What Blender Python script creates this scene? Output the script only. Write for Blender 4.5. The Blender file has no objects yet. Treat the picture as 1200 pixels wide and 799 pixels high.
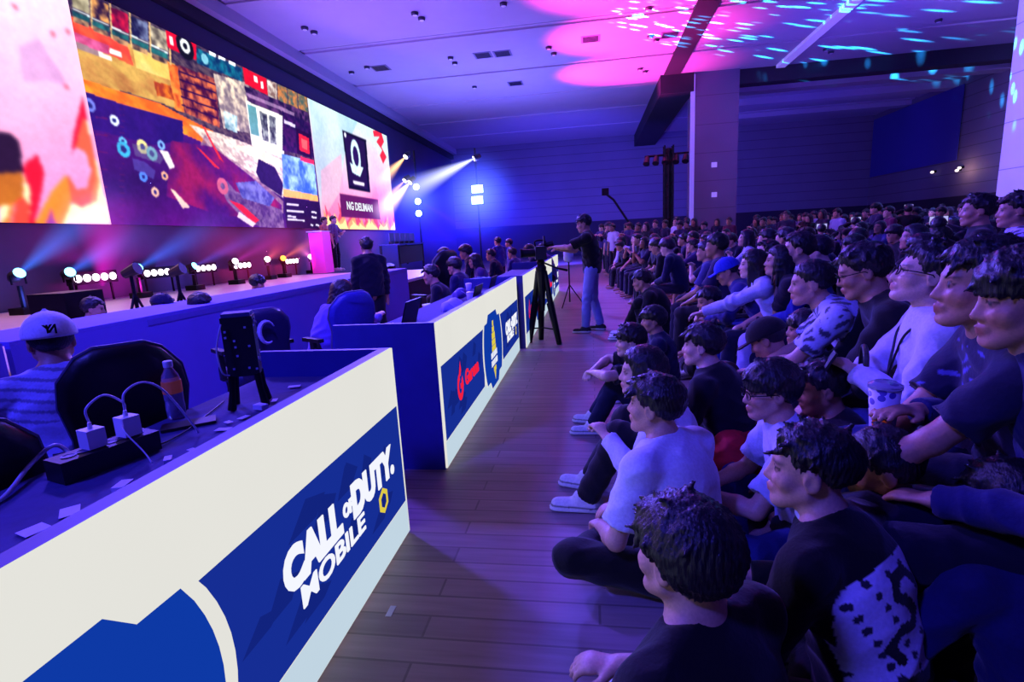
import bpy, bmesh, math, random
import numpy as np
from mathutils import Vector, Matrix, Euler
random.seed(7); rng = np.random.default_rng(7)
C = bpy.context.scene.collection
PI = math.pi
# ------------------------------------------------------------------ camera
CAMZ = 1.425
FPX = 615.13
RV = np.array([0.98792257, 0.1456805, -0.05278431]); UV = np.array([0.02318233, 0.19785752, 0.97995662]); FV = np.array([-0.15320435, 0.96934493, -0.19209069])
cd = bpy.data.cameras.new('camera'); cam = bpy.data.objects.new('camera', cd); C.objects.link(cam)
cd.sensor_width = 36; cd.sensor_fit = 'HORIZONTAL'; cd.lens = FPX*36/1200; cd.clip_start = 0.02; cd.clip_end = 200
m = Matrix.Identity(4)
for i in range(3):
    m[i][0] = RV[i]; m[i][1] = UV[i]; m[i][2] = -FV[i]
m[2][3] = CAMZ
cam.matrix_world = m
bpy.context.scene.camera = cam
def ray(x, y): return RV*(x-600)/FPX - UV*(y-399.5)/FPX + FV
def pZ(x, y, z):
    d = ray(x, y); t = (z-CAMZ)/d[2]; return Vector((d[0]*t, d[1]*t, z))
def pX(x, y, X):
    d = ray(x, y); t = X/d[0]; return Vector((X, d[1]*t, CAMZ+d[2]*t))
def pY(x, y, Y):
    d = ray(x, y); t = Y/d[1]; return Vector((d[0]*t, Y, CAMZ+d[2]*t))
def proj(P):
    v = np.array(P)-np.array([0, 0, CAMZ]); z = FV@v
    if z < .05: return None
    return 600+FPX*(RV@v)/z, 399.5-FPX*(UV@v)/z, z
# ------------------------------------------------------------------ materials
def lin(c):
    c = np.asarray(c, float)/255.0
    return np.where(c <= .04045, c/12.92, ((c+.055)/1.055)**2.4)
def L4(*c): return tuple(lin(c)) + (1.0,)
MATS = {}
def nt(name):
    mt = bpy.data.materials.new(name); mt.use_nodes = True
    n = mt.node_tree; n.nodes.clear(); return mt, n
def N(n, typ, **kw):
    nd = n.nodes.new(typ)
    for k, v in kw.items():
        if k in ('operation', 'blend_type', 'data_type', 'attribute_name', 'musgrave_dimensions', 'noise_dimensions', 'wave_type', 'bands_direction', 'feature', 'interpolation', 'voronoi_dimensions'): setattr(nd, k, v)
        else: nd.inputs[k].default_value = v
    return nd
def plain(name, rgb, rough=.6, metal=0., var=.15, scale=18., bump=0., spec=.5, trans=0., emit=None, es=0.):
    mt, n = nt(name); out = n.nodes.new('ShaderNodeOutputMaterial'); p = n.nodes.new('ShaderNodeBsdfPrincipled')
    tc = n.nodes.new('ShaderNodeTexCoord'); nz = N(n, 'ShaderNodeTexNoise', Scale=scale, Detail=4.)
    n.links.new(tc.outputs['Object'], nz.inputs['Vector'])
    mx = N(n, 'ShaderNodeMix', data_type='RGBA'); mx.inputs[6].default_value = tuple(x*(1-var) for x in L4(*rgb)[:3])+(1,); mx.inputs[7].default_value = tuple(min(1, x*(1+var)) for x in L4(*rgb)[:3])+(1,)
    n.links.new(nz.outputs['Fac'], mx.inputs[0]); n.links.new(mx.outputs[2], p.inputs['Base Color'])
    p.inputs['Roughness'].default_value = rough; p.inputs['Metallic'].default_value = metal; p.inputs['Specular IOR Level'].default_value = spec
    p.inputs['Transmission Weight'].default_value = trans
    if emit is not None:
        p.inputs['Emission Color'].default_value = L4(*emit); p.inputs['Emission Strength'].default_value = es
    if bump:
        b = N(n, 'ShaderNodeBump', Strength=bump, Distance=.01); n.links.new(nz.outputs['Fac'], b.inputs['Height']); n.links.new(b.outputs[0], p.inputs['Normal'])
    n.links.new(p.outputs[0], out.inputs[0]); MATS[name] = mt; return mt
def emis(name, rgb, s=1., sample=True, attr=False):
    mt, n = nt(name); out = n.nodes.new('ShaderNodeOutputMaterial'); e = n.nodes.new('ShaderNodeEmission'); e.inputs[1].default_value = s
    if attr:
        a = N(n, 'ShaderNodeAttribute', attribute_name='Col'); n.links.new(a.outputs['Color'], e.inputs[0])
    else:
        tc = n.nodes.new('ShaderNodeTexCoord'); nz = N(n, 'ShaderNodeTexNoise', Scale=1.3, Detail=2.); n.links.new(tc.outputs['Object'], nz.inputs['Vector'])
        mx = N(n, 'ShaderNodeMix', data_type='RGBA'); c = L4(*rgb); mx.inputs[6].default_value = tuple(x*.93 for x in c[:3])+(1,); mx.inputs[7].default_value = c
        n.links.new(nz.outputs['Fac'], mx.inputs[0]); n.links.new(mx.outputs[2], e.inputs[0])
    n.links.new(e.outputs[0], out.inputs[0])
    if not sample: mt.cycles.emission_sampling = 'NONE'
    MATS[name] = mt; return mt
def tinted(name, rough, spec=.5, bump=.2, bscale=60., stretch=None, sheen=0., coat=0.):
    """vertex colour x object colour, with a fine procedural weave / strand relief"""
    mt, n = nt(name); out = n.nodes.new('ShaderNodeOutputMaterial'); p = n.nodes.new('ShaderNodeBsdfPrincipled')
    a = N(n, 'ShaderNodeAttribute', attribute_name='Col'); oi = n.nodes.new('ShaderNodeObjectInfo')
    mul = N(n, 'ShaderNodeMix', data_type='RGBA', blend_type='MULTIPLY'); mul.inputs[0].default_value = 1
    n.links.new(a.outputs['Color'], mul.inputs[6]); n.links.new(oi.outputs['Color'], mul.inputs[7])
    tc = n.nodes.new('ShaderNodeTexCoord'); mp = n.nodes.new('ShaderNodeMapping')
    if stretch: mp.inputs['Scale'].default_value = stretch
    n.links.new(tc.outputs['Object'], mp.inputs[0]); nz = N(n, 'ShaderNodeTexNoise', Scale=bscale, Detail=4.); n.links.new(mp.outputs[0], nz.inputs['Vector'])
    mr = n.nodes.new('ShaderNodeMapRange'); mr.inputs[3].default_value = .72; mr.inputs[4].default_value = 1.2; n.links.new(nz.outputs['Fac'], mr.inputs[0])
    m2 = N(n, 'ShaderNodeMix', data_type='RGBA', blend_type='MULTIPLY'); m2.inputs[0].default_value = 1
    n.links.new(mul.outputs[2], m2.inputs[6]); n.links.new(mr.outputs[0], m2.inputs[7]); n.links.new(m2.outputs[2], p.inputs['Base Color'])
    b = N(n, 'ShaderNodeBump', Strength=bump, Distance=.004); n.links.new(nz.outputs['Fac'], b.inputs['Height']); n.links.new(b.outputs[0], p.inputs['Normal'])
    p.inputs['Roughness'].default_value = rough; p.inputs['Specular IOR Level'].default_value = spec; p.inputs['Coat Weight'].default_value = coat
    p.inputs['Sheen Weight'].default_value = sheen
    n.links.new(p.outputs[0], out.inputs[0]); MATS[name] = mt; return mt
M_skin = tinted('skin', .5, .45, .08, 140.)
M_cloth = tinted('cloth', .85, .25, .35, 90., sheen=.15)
M_denim = tinted('denim', .9, .2, .5, 160.)
M_hair = tinted('hair_strands', .42, .5, .9, 42., stretch=(4., 4., .7))
M_shoe = tinted('shoe_fabric', .6, .4, .2, 80.)
# ------------------------------------------------------------------ object helpers
def obj(name, me, mat, parent=None, loc=None, mw=None, smooth=True):
    o = bpy.data.objects.new(name, me); C.objects.link(o)
    if mat is not None and len(me.materials) == 0: me.materials.append(mat)
    if parent is not None: o.parent = parent
    if loc is not None: o.location = loc
    if mw is not None: o.matrix_local = mw
    return o
def tag(o, label, cat, group=None, kind=None):
    if label: o['label'] = label
    if cat: o['category'] = cat
    if group: o['group'] = group
    if kind: o['kind'] = kind
    return o
def empty(name, label, cat, loc=(0, 0, 0), rz=0, group=None):
    o = bpy.data.objects.new(name, None); C.objects.link(o); o.location = loc; o.rotation_euler = (0, 0, rz); o.empty_display_size = .1
    return tag(o, label, cat, group)
def struct(name, bm, mat, smooth=False):
    o = B(name, bm, mat, smooth=smooth); o['kind'] = 'structure'; return o
def nb(): return bmesh.new()
def B(name, bm, mat, parent=None, loc=None, rot=None, smooth=False, bevel=0.):
    if bevel: bmesh.ops.bevel(bm, geom=[e for e in bm.edges if e.calc_face_angle(0) > .6], offset=bevel, segments=2, profile=.7, affect='EDGES')
    bmesh.ops.recalc_face_normals(bm, faces=bm.faces)
    me = bpy.data.meshes.new(name); bm.to_mesh(me); bm.free()
    if smooth:
        me.shade_smooth()
    o = obj(name, me, mat, parent, loc)
    if rot is not None: o.rotation_euler = rot
    return o
def box(bm, x0, x1, y0, y1, z0, z1, M=None):
    v = [bm.verts.new(Vector(p) if M is None else M @ Vector(p)) for p in ((x0, y0, z0), (x1, y0, z0), (x1, y1, z0), (x0, y1, z0), (x0, y0, z1), (x1, y0, z1), (x1, y1, z1), (x0, y1, z1))]
    for f in ((0, 3, 2, 1), (4, 5, 6, 7), (0, 1, 5, 4), (1, 2, 6, 5), (2, 3, 7, 6), (3, 0, 4, 7)): bm.faces.new([v[i] for i in f])
    return bm
def frame_of(d):
    d = Vector(d).normalized(); a = Vector((0, 0, 1)) if abs(d.z) < .9 else Vector((1, 0, 0)); s = d.cross(a).normalized(); return s, d.cross(s).normalized(), d
def tube(bm, pts, r, n=10, cap=True):
    pts = [Vector(p) for p in pts]; rs = r if isinstance(r, (list, tuple)) else [r]*len(pts); rings = []
    s0 = None
    for i, p in enumerate(pts):
        d = (pts[min(i+1, len(pts)-1)]-pts[max(i-1, 0)])
        if d.length < 1e-9: d = Vector((0, 0, 1))
        d.normalize()
        if s0 is None: s0, _, _ = frame_of(d)
        s0 = (s0-d*s0.dot(d)); s0 = s0.normalized() if s0.length > 1e-6 else frame_of(d)[0]
        t = d.cross(s0)
        rings.append([bm.verts.new(p+(s0*math.cos(2*PI*k/n)+t*math.sin(2*PI*k/n))*rs[i]) for k in range(n)])
    for a, b in zip(rings, rings[1:]):
        for k in range(n): bm.faces.new((a[k], a[(k+1) % n], b[(k+1) % n], b[k]))
    if cap:
        bm.faces.new(list(reversed(rings[0]))); bm.faces.new(rings[-1])
    return bm
def lathe(bm, prof, n=20, c=(0, 0, 0)):
    rings = [[bm.verts.new((c[0]+r*math.cos(2*PI*k/n), c[1]+r*math.sin(2*PI*k/n), c[2]+z)) for k in range(n)] for r, z in prof]
    for a, b in zip(rings, rings[1:]):
        for k in range(n): bm.faces.new((a[k], a[(k+1) % n], b[(k+1) % n], b[k]))
    bm.faces.new(list(reversed(rings[0]))); bm.faces.new(rings[-1]); return bm
def plate(bm, pts, M=None):
    bm.faces.new([bm.verts.new(Vector(p) if M is None else M @ Vector(p)) for p in pts]); return bm
def smooth_path(pts, n=6):
    P = [Vector(p) for p in pts]; out = []
    for i in range(len(P)-1):
        p0, p1, p2, p3 = P[max(i-1, 0)], P[i], P[i+1], P[min(i+2, len(P)-1)]
        for k in range(n):
            t = k/n; out.append(.5*((2*p1)+(p2-p0)*t+(2*p0-5*p1+4*p2-p3)*t*t+(3*p1-p0-3*p2+p3)*t**3))
    out.append(P[-1]); return out
def copy_tree(root, label=None, group=None):
    r = root.copy(); C.objects.link(r)
    if label: r['label'] = label
    if group: r['group'] = group
    for ch in list(root.children):
        c = ch.copy(); C.objects.link(c); c.parent = r; c.matrix_parent_inverse = ch.matrix_parent_inverse
        for g in ch.children:
            d = g.copy(); C.objects.link(d); d.parent = c; d.matrix_parent_inverse = g.matrix_parent_inverse
    return r
# ------------------------------------------------------------------ implicit surfaces -> meshes
class Field:
    def __init__(s, lo, hi, vox):
        s.v = vox; s.lo = np.array(lo, float)-3*vox; hi = np.array(hi, float)+3*vox
        s.n = np.ceil((hi-s.lo)/vox).astype(int)+1
        s.ax = [(s.lo[i]+vox*np.arange(s.n[i])).astype(np.float32) for i in range(3)]
        s.d = np.full(s.n, .2, np.float32)
    def sl(s, lo, hi, mar):
        a = np.clip(np.floor((np.array(lo)-mar-s.lo)/s.v).astype(int), 0, s.n); b = np.clip(np.ceil((np.array(hi)+mar-s.lo)/s.v).astype(int)+1, 0, s.n)
        if (b <= a).any(): return None, None
        S = tuple(slice(a[i], b[i]) for i in range(3))
        X, Y, Z = (s.ax[0][S[0]][:, None, None], s.ax[1][S[1]][None, :, None], s.ax[2][S[2]][None, None, :])
        return S, (X, Y, Z)
    def merge(s, S, q, k):
        a = s.d[S]
        if k > 0:
            h = np.clip(.5+.5*(a-q)/k, 0, 1); s.d[S] = a+(q-a)*h-k*h*(1-h)
        else: s.d[S] = np.minimum(a, q)
    def cap(s, a, b, ra, rb, k=.02, side=None, flat=1.):
        """tapered capsule from a to b; SIDE keeps its full width, the other way it is flattened by FLAT"""
        a = np.array(a, float); b = np.array(b, float); R = max(ra, rb)
        S, P = s.sl(np.minimum(a, b)-R, np.maximum(a, b)+R, k+2*s.v)
        if S is None: return
        ab = b-a; L2 = max(ab@ab, 1e-9); x, y, z = P[0]-a[0], P[1]-a[1], P[2]-a[2]
        h = np.clip((x*ab[0]+y*ab[1]+z*ab[2])/L2, 0, 1)
        qx, qy, qz = x-h*ab[0], y-h*ab[1], z-h*ab[2]; r = ra+(rb-ra)*h
        q2 = qx*qx+qy*qy+qz*qz
        if side is not None and flat != 1.:
            sd = np.array(side, float); u = qx*sd[0]+qy*sd[1]+qz*sd[2]
            al = ab/math.sqrt(L2); w = qx*al[0]+qy*al[1]+qz*al[2]
            p2 = np.maximum(q2-u*u-w*w, 0); q = np.sqrt(u*u+w*w+p2/flat**2)-r; q = q*(.5+.5*flat)
        else: q = np.sqrt(q2)-r
        s.merge(S, q.astype(np.float32), k)
    def cut(s, p, nrm):
        """remove everything on the +nrm side of the plane"""
        n = np.array(nrm, float); n /= np.linalg.norm(n); X, Y, Z = (s.ax[0][:, None, None], s.ax[1][None, :, None], s.ax[2][None, None, :])
        s.d = np.maximum(s.d, ((X-p[0])*n[0]+(Y-p[1])*n[1]+(Z-p[2])*n[2]).astype(np.float32))
    def cut_near(s, p, nrm, rad):
        n = np.array(nrm, float); n /= np.linalg.norm(n); p = np.array(p)
        S, P = s.sl(p-rad, p+rad, 0)
        if S is None: return
        q = (P[0]-p[0])*n[0]+(P[1]-p[1])*n[1]+(P[2]-p[2])*n[2]
        s.d[S] = np.maximum(s.d[S], q.astype(np.float32))
    def mesh(s):
        d = s.d; ins = d < 0
        nx, ny, nz = (s.n-1)
        c = np.zeros((nx, ny, nz), np.uint8)
        for i in (0, 1):
            for j in (0, 1):
                for k in (0, 1): c += ins[i:nx+i, j:ny+j, k:nz+k]
        act = np.argwhere((c > 0) & (c < 8))
        if len(act) == 0: return np.zeros((0, 3)), np.zeros((0, 4), int)
        idx = np.full((nx, ny, nz), -1, np.int32); idx[tuple(act.T)] = np.arange(len(act))
        acc = np.zeros((len(act), 3)); cnt = np.zeros(len(act))
        corners = [(i, j, k) for i in (0, 1) for j in (0, 1) for k in (0, 1)]
        for p in corners:
            for ax in range(3):
                if p[ax]: continue
                q = list(p); q[ax] = 1
                da = d[act[:, 0]+p[0], act[:, 1]+p[1], act[:, 2]+p[2]]; db = d[act[:, 0]+q[0], act[:, 1]+q[1], act[:, 2]+q[2]]
                m = (da < 0) != (db < 0); t = np.where(m, da/np.where(m, da-db, 1), 0)
                pt = np.tile(np.array(p, float), (len(act), 1)); pt[:, ax] += t
                acc[m] += pt[m]; cnt[m] += 1
        V = (act+acc/cnt[:, None])*s.v+s.lo
        F = []
        for ax in range(3):
            o1, o2 = [(1, 2), (2, 0), (0, 1)][ax]
            sa = [slice(1, -1)]*3; sa[ax] = slice(0, -1); sb = list(sa); sb[ax] = slice(1, None)
            A, Bb = ins[tuple(sa)], ins[tuple(sb)]
            e = np.argwhere(A != Bb)
            if len(e) == 0: continue
            fl = A[tuple(e.T)]; off = np.array([1, 1, 1]); off[ax] = 0; e = e+off
            def cell(d1, d2):
                g = e.copy(); g[:, o1] -= d1; g[:, o2] -= d2; return idx[tuple(g.T)]
            q = np.stack([cell(1, 1), cell(0, 1), cell(0, 0), cell(1, 0)], 1)
            q[~fl] = q[~fl][:, ::-1]; F.append(q)
        F = np.concatenate(F); F = F[(F >= 0).all(1)]
        return V, F
def normals_of(V, F):
    n = np.cross(V[F[:, 2]]-V[F[:, 0]], V[F[:, 3]]-V[F[:, 1]]); vn = np.zeros_like(V)
    for k in range(4): np.add.at(vn, F[:, k], n)
    return vn/np.maximum(np.linalg.norm(vn, axis=1), 1e-12)[:, None]
def relax(V, F, it=1, lam=.5):
    for _ in range(it):
        s = np.zeros_like(V); c = np.zeros(len(V))
        for a, b in ((0, 1), (1, 2), (2, 3), (3, 0)):
            np.add.at(s, F[:, a], V[F[:, b]]); np.add.at(s, F[:, b], V[F[:, a]]); np.add.at(c, F[:, a], 1); np.add.at(c, F[:, b], 1)
        V = V+lam*(s/np.maximum(c, 1)[:, None]-V)
    return V
def to_mesh(name, V, F, col=None, mat=None):
    me = bpy.data.meshes.new(name)
    me.vertices.add(len(V)); me.vertices.foreach_set('co', np.ascontiguousarray(V, np.float32).ravel())
    me.loops.add(len(F)*4); me.loops.foreach_set('vertex_index', np.ascontiguousarray(F, np.int32).ravel())
    me.polygons.add(len(F)); me.polygons.foreach_set('loop_start', np.arange(0, len(F)*4, 4, dtype=np.int32))
    me.polygons.foreach_set('use_smooth', np.ones(len(F), bool))
    me.update(calc_edges=True)
    if col is not None:
        a = me.color_attributes.new('Col', 'FLOAT_COLOR', 'POINT'); c4 = np.ones((len(V), 4), np.float32); c4[:, :3] = col; a.data.foreach_set('color', c4.ravel())
    if mat: me.materials.append(mat)
    return me
def fold(V, sc, seed):
    o = seed*3.1; x, y, z = V[:, 0]*sc+o, V[:, 1]*sc-o, V[:, 2]*sc+.7*o
    a = np.sin(x*.8+1.7*np.sin(z*.6)+1.1*np.sin(y*.7)); b = 1-2*np.abs(np.sin(z*1.1+.9*np.sin(x*.9+y*.5)+.5*np.sin(y*1.6))); c = 1-2*np.abs(np.sin((x*.7+y*.6-z*.9)*1.2+1.2*np.sin(y*1.1+z*.4)))
    return (a*.4+b*.45+c*.45)
# ------------------------------------------------------------------ the human figure (front = +Y, person's right = +X)
def U(t): return np.array([0, math.sin(t), math.cos(t)])
def ik(a, t, l1, l2, pole):
    a, t, pole = np.array(a, float), np.array(t, float), np.array(pole, float); d = t-a; D = np.linalg.norm(d)
    if D > (l1+l2)*.995: d = d/D*(l1+l2)*.995; D = (l1+l2)*.995; t = a+d
    e = d/D; x = (l1*l1-l2*l2+D*D)/(2*D); h = math.sqrt(max(l1*l1-x*x, 0)); p = pole-e*(pole@e); p /= max(np.linalg.norm(p), 1e-6)
    return a+e*x+p*h, t
def joints(kind, lean=0., slouch=.25, twist=0., hands=None, yaw=0., pitch=0., roll=0., knees=None, feet=None, poles=None, w=1.):
    J = {}; hz = {'cross': .105, 'knees': .105, 'chair': .545, 'stand': .93}[kind]
    pel = np.array([0, 0, hz]); wa = pel+.17*U(lean); ch = wa+.17*U(lean+slouch*.5); nk = ch+.16*U(lean+slouch); t = lean+slouch
    hc = nk+.095*U(t*.75)+np.array([0, .022, .055])
    ct, st = math.cos(twist), math.sin(twist); X = np.array([ct, st, 0])
    J.update(pel=pel, wa=wa, ch=ch, nk=nk, hc=hc, X=X, t=t, w=w, kind=kind)
    J['R'] = np.array((Matrix.Rotation(yaw+twist, 3, 'Z') @ Matrix.Rotation(-pitch, 3, 'X') @ Matrix.Rotation(roll, 3, 'Y')))
    if kind == 'cross':
        kn = knees or [(-.36, .28, .15), (.36, .28, .15)]; ft = feet or [(.09, .37, .07), (-.09, .31, .075)]
    elif kind == 'knees':
        kn = knees or [(-.13, .30, .43), (.15, .29, .42)]; ft = feet or [(-.11, .47, .075), (.13, .49, .075)]
    elif kind == 'chair':
        kn = knees or [(-.13, .42, .50), (.13, .42, .50)]; ft = feet or [(-.13, .46, .085), (.14, .43, .085)]
    else:
        kn = knees or [(-.09, .03, .50), (.10, .02, .50)]; ft = feet or [(-.10, 0, .085), (.11, .02, .085)]
    J['hip'] = [pel+np.array([-.092, 0, -.01]), pel+np.array([.092, 0, -.01])]
    J['knee'] = [np.array(k, float) for k in kn]; J['ank'] = [np.array(f, float) for f in ft]
    J['sh'] = [nk-.055*U(t)-X*.178*w, nk-.055*U(t)+X*.178*w]
    dh = {'cross': [(-.10, .34, .24), (.10, .33, .22)], 'knees': [(-.10, .34, .40), (.12, .36, .38)], 'chair': [(-.10, .36, .615), (.11, .34, .615)], 'stand': [(-.24, .08, .80), (.24, .08, .80)]}[kind]
    hands = hands or dh
    poles = poles or [(-.8, -.6, -.5), (.8, -.6, -.5)]
    J['elb'], J['wr'] = [], []
    for i in (0, 1):
        e, wq = ik(J['sh'][i], hands[i], .285, .25, poles[i]); J['elb'].append(e); J['wr'].append(wq)
    J['hdir'] = [None, None]; J['curl'] = [.55, .5]
    return J
def unit(v): v = np.array(v, float); return v/max(np.linalg.norm(v), 1e-9)
def add_hand(F, J, i, detail):
    w = J['wr'][i]; d = J['hdir'][i]
    d = unit(w-J['elb'][i]) if d is None else unit(d)
    up = np.array([0, 0, 1.]) if abs(d[2]) < .85 else np.array([0, 1., 0])
    side = unit(np.cross(d, up)); pn = unit(np.cross(side, d))   # pn: back of the hand (up)
    s = -1 if i == 0 else 1                                    # thumbs point to the middle
    if not detail:
        F.cap(w, w+d*.075, .026, .036, .02, side, .5); F.cap(w+d*.07, w+d*.13-pn*.03, .034, .022, .015, side, .5); F.cap(w+d*.03-s*side*.03, w+d*.075-s*side*.055, .013, .01, .01); return
    F.cap(w+d*.0, w+d*.075, .027, .04, .02, side, .42)
    c = J['curl'][i]
    for q, (o, l) in enumerate(((-.03, .066), (-.0105, .078), (.0095, .074), (.029, .058))):
        p = w+d*.082+side*o*s*-1; a = c*.5
        for j, fr in enumerate((.42, .33, .25)):
            dr = d*math.cos(a)-pn*math.sin(a); p2 = p+dr*l*fr; F.cap(p, p2, .0098-.0007*j, .0094-.0008*j, .004 if j else .008); p = p2; a += c*.8
    t0 = w+d*.022-s*side*.024; t1 = t0+unit(d*.7-s*side*.75-pn*.25)*.042; t2 = t1+unit(d*.95-s*side*.25-pn*.3)*.034
    F.cap(t0, t1, .015, .012, .012); F.cap(t1, t2, .0115, .009, .004)
def head_field(F, J, k=.022, female=False, open_mouth=False):
    R, c = J['R'], J['hc']; S, P = F.sl(c-.17, c+.17, 0)
    if S is None: return
    X, Y, Z = P[0]-c[0], P[1]-c[1], P[2]-c[2]
    x = X*R[0, 0]+Y*R[1, 0]+Z*R[2, 0]; y = X*R[0, 1]+Y*R[1, 1]+Z*R[2, 1]; z = X*R[0, 2]+Y*R[1, 2]+Z*R[2, 2]
    ax = np.abs(x)
    def ell(cx, cy, cz, rx, ry, rz, xx=None):
        xx = x if xx is None else xx
        k0 = np.sqrt(((xx-cx)/rx)**2+((y-cy)/ry)**2+((z-cz)/rz)**2); return (k0-1)*min(rx, ry, rz)
    def cp(a, b, ra, rb, xx=None):
        xx = ax if xx is None else xx
        a = np.array(a); ab = np.array(b)-a; h = np.clip(((xx-a[0])*ab[0]+(y-a[1])*ab[1]+(z-a[2])*ab[2])/max(ab@ab, 1e-9), 0, 1)
        return np.sqrt((xx-a[0]-h*ab[0])**2+(y-a[1]-h*ab[1])**2+(z-a[2]-h*ab[2])**2)-(ra+(rb-ra)*h)
    def sm(a, b, k): h = np.clip(.5+.5*(a-b)/k, 0, 1); return a+(b-a)*h-k*h*(1-h)
    def sx(a, b, k): return -sm(-a, -b, k)
    d = ell(0, -.014, .034, .0745, .096, .083)
    d = sm(d, ell(0, .03, -.028, .058, .062, .082), .03)
    d = sm(d, cp((.052, .005, -.052), (.022, .062, -.094), .022, .02), .02)
    d = sm(d, cp((0, .078, -.097), (.012, .076, -.097), .018, .017), .018)
    d = sm(d, cp((.042, .056, -.028), (.036, .068, -.024), .024, .02), .018)
    d = sm(d, cp((0, .0765, .022), (.034, .072, .023), .012, .010), .016)
    d = sx(d, -cp((.031, .1, .003), (.031, .1, .001), .018, .018), .014)
    d = sm(d, cp((.031, .0735, .003), (.031, .0735, .003), .0128, .0128), .003)
    d = sm(d, cp((0, .083, .010), (0, .1035, -.029), .008, .0118), .012)
    d = sm(d, cp((.0125, .093, -.033), (.011, .095, -.033), .0092, .0088), .008)
    d = sm(d, cp((0, .097, -.058), (.02, .088, -.061), .0085, .005), .008)
    d = sm(d, cp((0, .094, -.072), (.018, .086, -.07), .009, .005), .008)
    d = sx(d, -cp((0, .108, -.0645), (.02, .1, -.0655), .003 if not open_mouth else .008, .002), .003)
    ear = ell(.077, -.008, -.006, .011, .023, .032, ax); ear = sx(ear, -ell(.087, -.003, -.004, .008, .012, .019, ax), .005)
    d = sm(d, ear, .007)
    F.merge(S, d.astype(np.float32), k)
def body_mesh(J, vox, skin, female=False, detail=True, legs=True):
    pts = [J[k] for k in ('pel', 'hc', 'nk')]+J['knee']+J['ank']+J['elb']+J['wr']+J['sh']
    if not legs: pts = [J[k] for k in ('ch', 'hc', 'nk')]+J['elb']+J['wr']+J['sh']
    P = np.array(pts); lo = P.min(0)-.2; hi = P.max(0)+.2; lo[2] = max(lo[2], 0.002); hi[2] = J['hc'][2]+.15
    F = Field(lo, hi, vox); X, w = J['X'], J['w']
    F.cap(J['pel'], J['wa'], .14*w, .12*w, .03, X, .68); F.cap(J['wa'], J['ch'], .12*w, .148*w, .04, X, .66); F.cap(J['ch'], J['nk']-.06*U(J['t']), .148*w, .11*w, .04, X, .6)
    F.cap(J['sh'][0], J['sh'][1], .05, .05, .03)
    nb_ = J['nk']; hb = J['hc']+J['R']@np.array([0, -.022, -.05])
    F.cap(nb_-.03*U(J['t']), hb, .058 if not female else .05, .052 if not female else .045, .03)
    for i in (0, 1):
        F.cap(nb_+.02*U(J['t']), J['sh'][i], .045, .042, .04)
        F.cap(J['sh'][i], J['elb'][i], .046*w, .037*w, .02); e, wr = J['elb'][i], J['wr'][i]; mid = e+(wr-e)*.3
        F.cap(e, mid, .036*w, .039*w, .015); F.cap(mid, wr, .039*w, .026, .015, X if False else None); add_hand(F, J, i, detail)
        if legs:
            F.cap(J['hip'][i], J['knee'][i], .078*w, .052*w, .02); kn, an = J['knee'][i], J['ank'][i]; md = kn+(an-kn)*.32+np.array([0, -.012, 0])
            F.cap(kn, md, .05, .05*w, .02); F.cap(md, an, .05*w, .034, .02); fd = foot_dir(J, i); F.cap(an+np.array([0, 0, -.03])-fd*.03, an+np.array([0, 0, -.045])+fd*.14, .032, .026, .02, unit(np.cross(fd, (0, 0, 1))), .7)
    head_field(F, J, female=female)
    V, Fc = F.mesh(); V = relax(V, Fc, 1, .35)
    R = J['R']; h = (V-J['hc'])@R; col = np.tile(np.array(skin, float), (len(V), 1)); ax = np.abs(h[:, 0])
    blush = np.exp(-(((ax-.04)/.02)**2+((h[:, 1]-.065)/.03)**2+((h[:, 2]+.03)/.02)**2)); col *= (1+blush[:, None]*np.array([.12, -.06, -.06]))
    lips = np.exp(-((h[:, 0]/.022)**4+((h[:, 2]+.065)/.0125)**4))*(h[:, 1] > .078); col = col*(1-lips[:, None]*.75)+lips[:, None]*.75*np.array(skin)*np.array([.85, .42, .42])
    brow = (np.exp(-(((ax-.033)/.02)**4+((h[:, 2]-.024-.08*(.033-ax)*0)/.0055)**2)))*(h[:, 1] > .06); col = col*(1-brow[:, None]*.85)+brow[:, None]*.85*np.array([.012, .009, .008])
    de = np.sqrt((ax-.031)**2+(h[:, 1]-.0735)**2+(h[:, 2]-.003)**2); ez = (de < .0158) & (h[:, 1] > .077) & (np.abs(h[:, 2]-.002) < .0085)
    col[ez] = (.62, .6, .58); ir = ez & ((ax-.031)**2+(h[:, 2]-.003)**2 < .0072**2); col[ir] = (.012, .008, .006)
    lash = (h[:, 1] > .066) & (ax > .016) & (ax < .048) & (np.abs(h[:, 2]-.0115+5.*(ax-.031)**2*4) < .0032); col[lash] = np.array(skin)*.1
    return V, Fc, col
def foot_dir(J, i):
    if J.get('fdir') is not None and J['fdir'][i] is not None: return unit(J['fdir'][i])
    if J['kind'] == 'cross': return unit((-.55 if i == 1 else .55, .75, 0))
    return unit((-.12 if i == 0 else .12, 1, 0))
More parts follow.
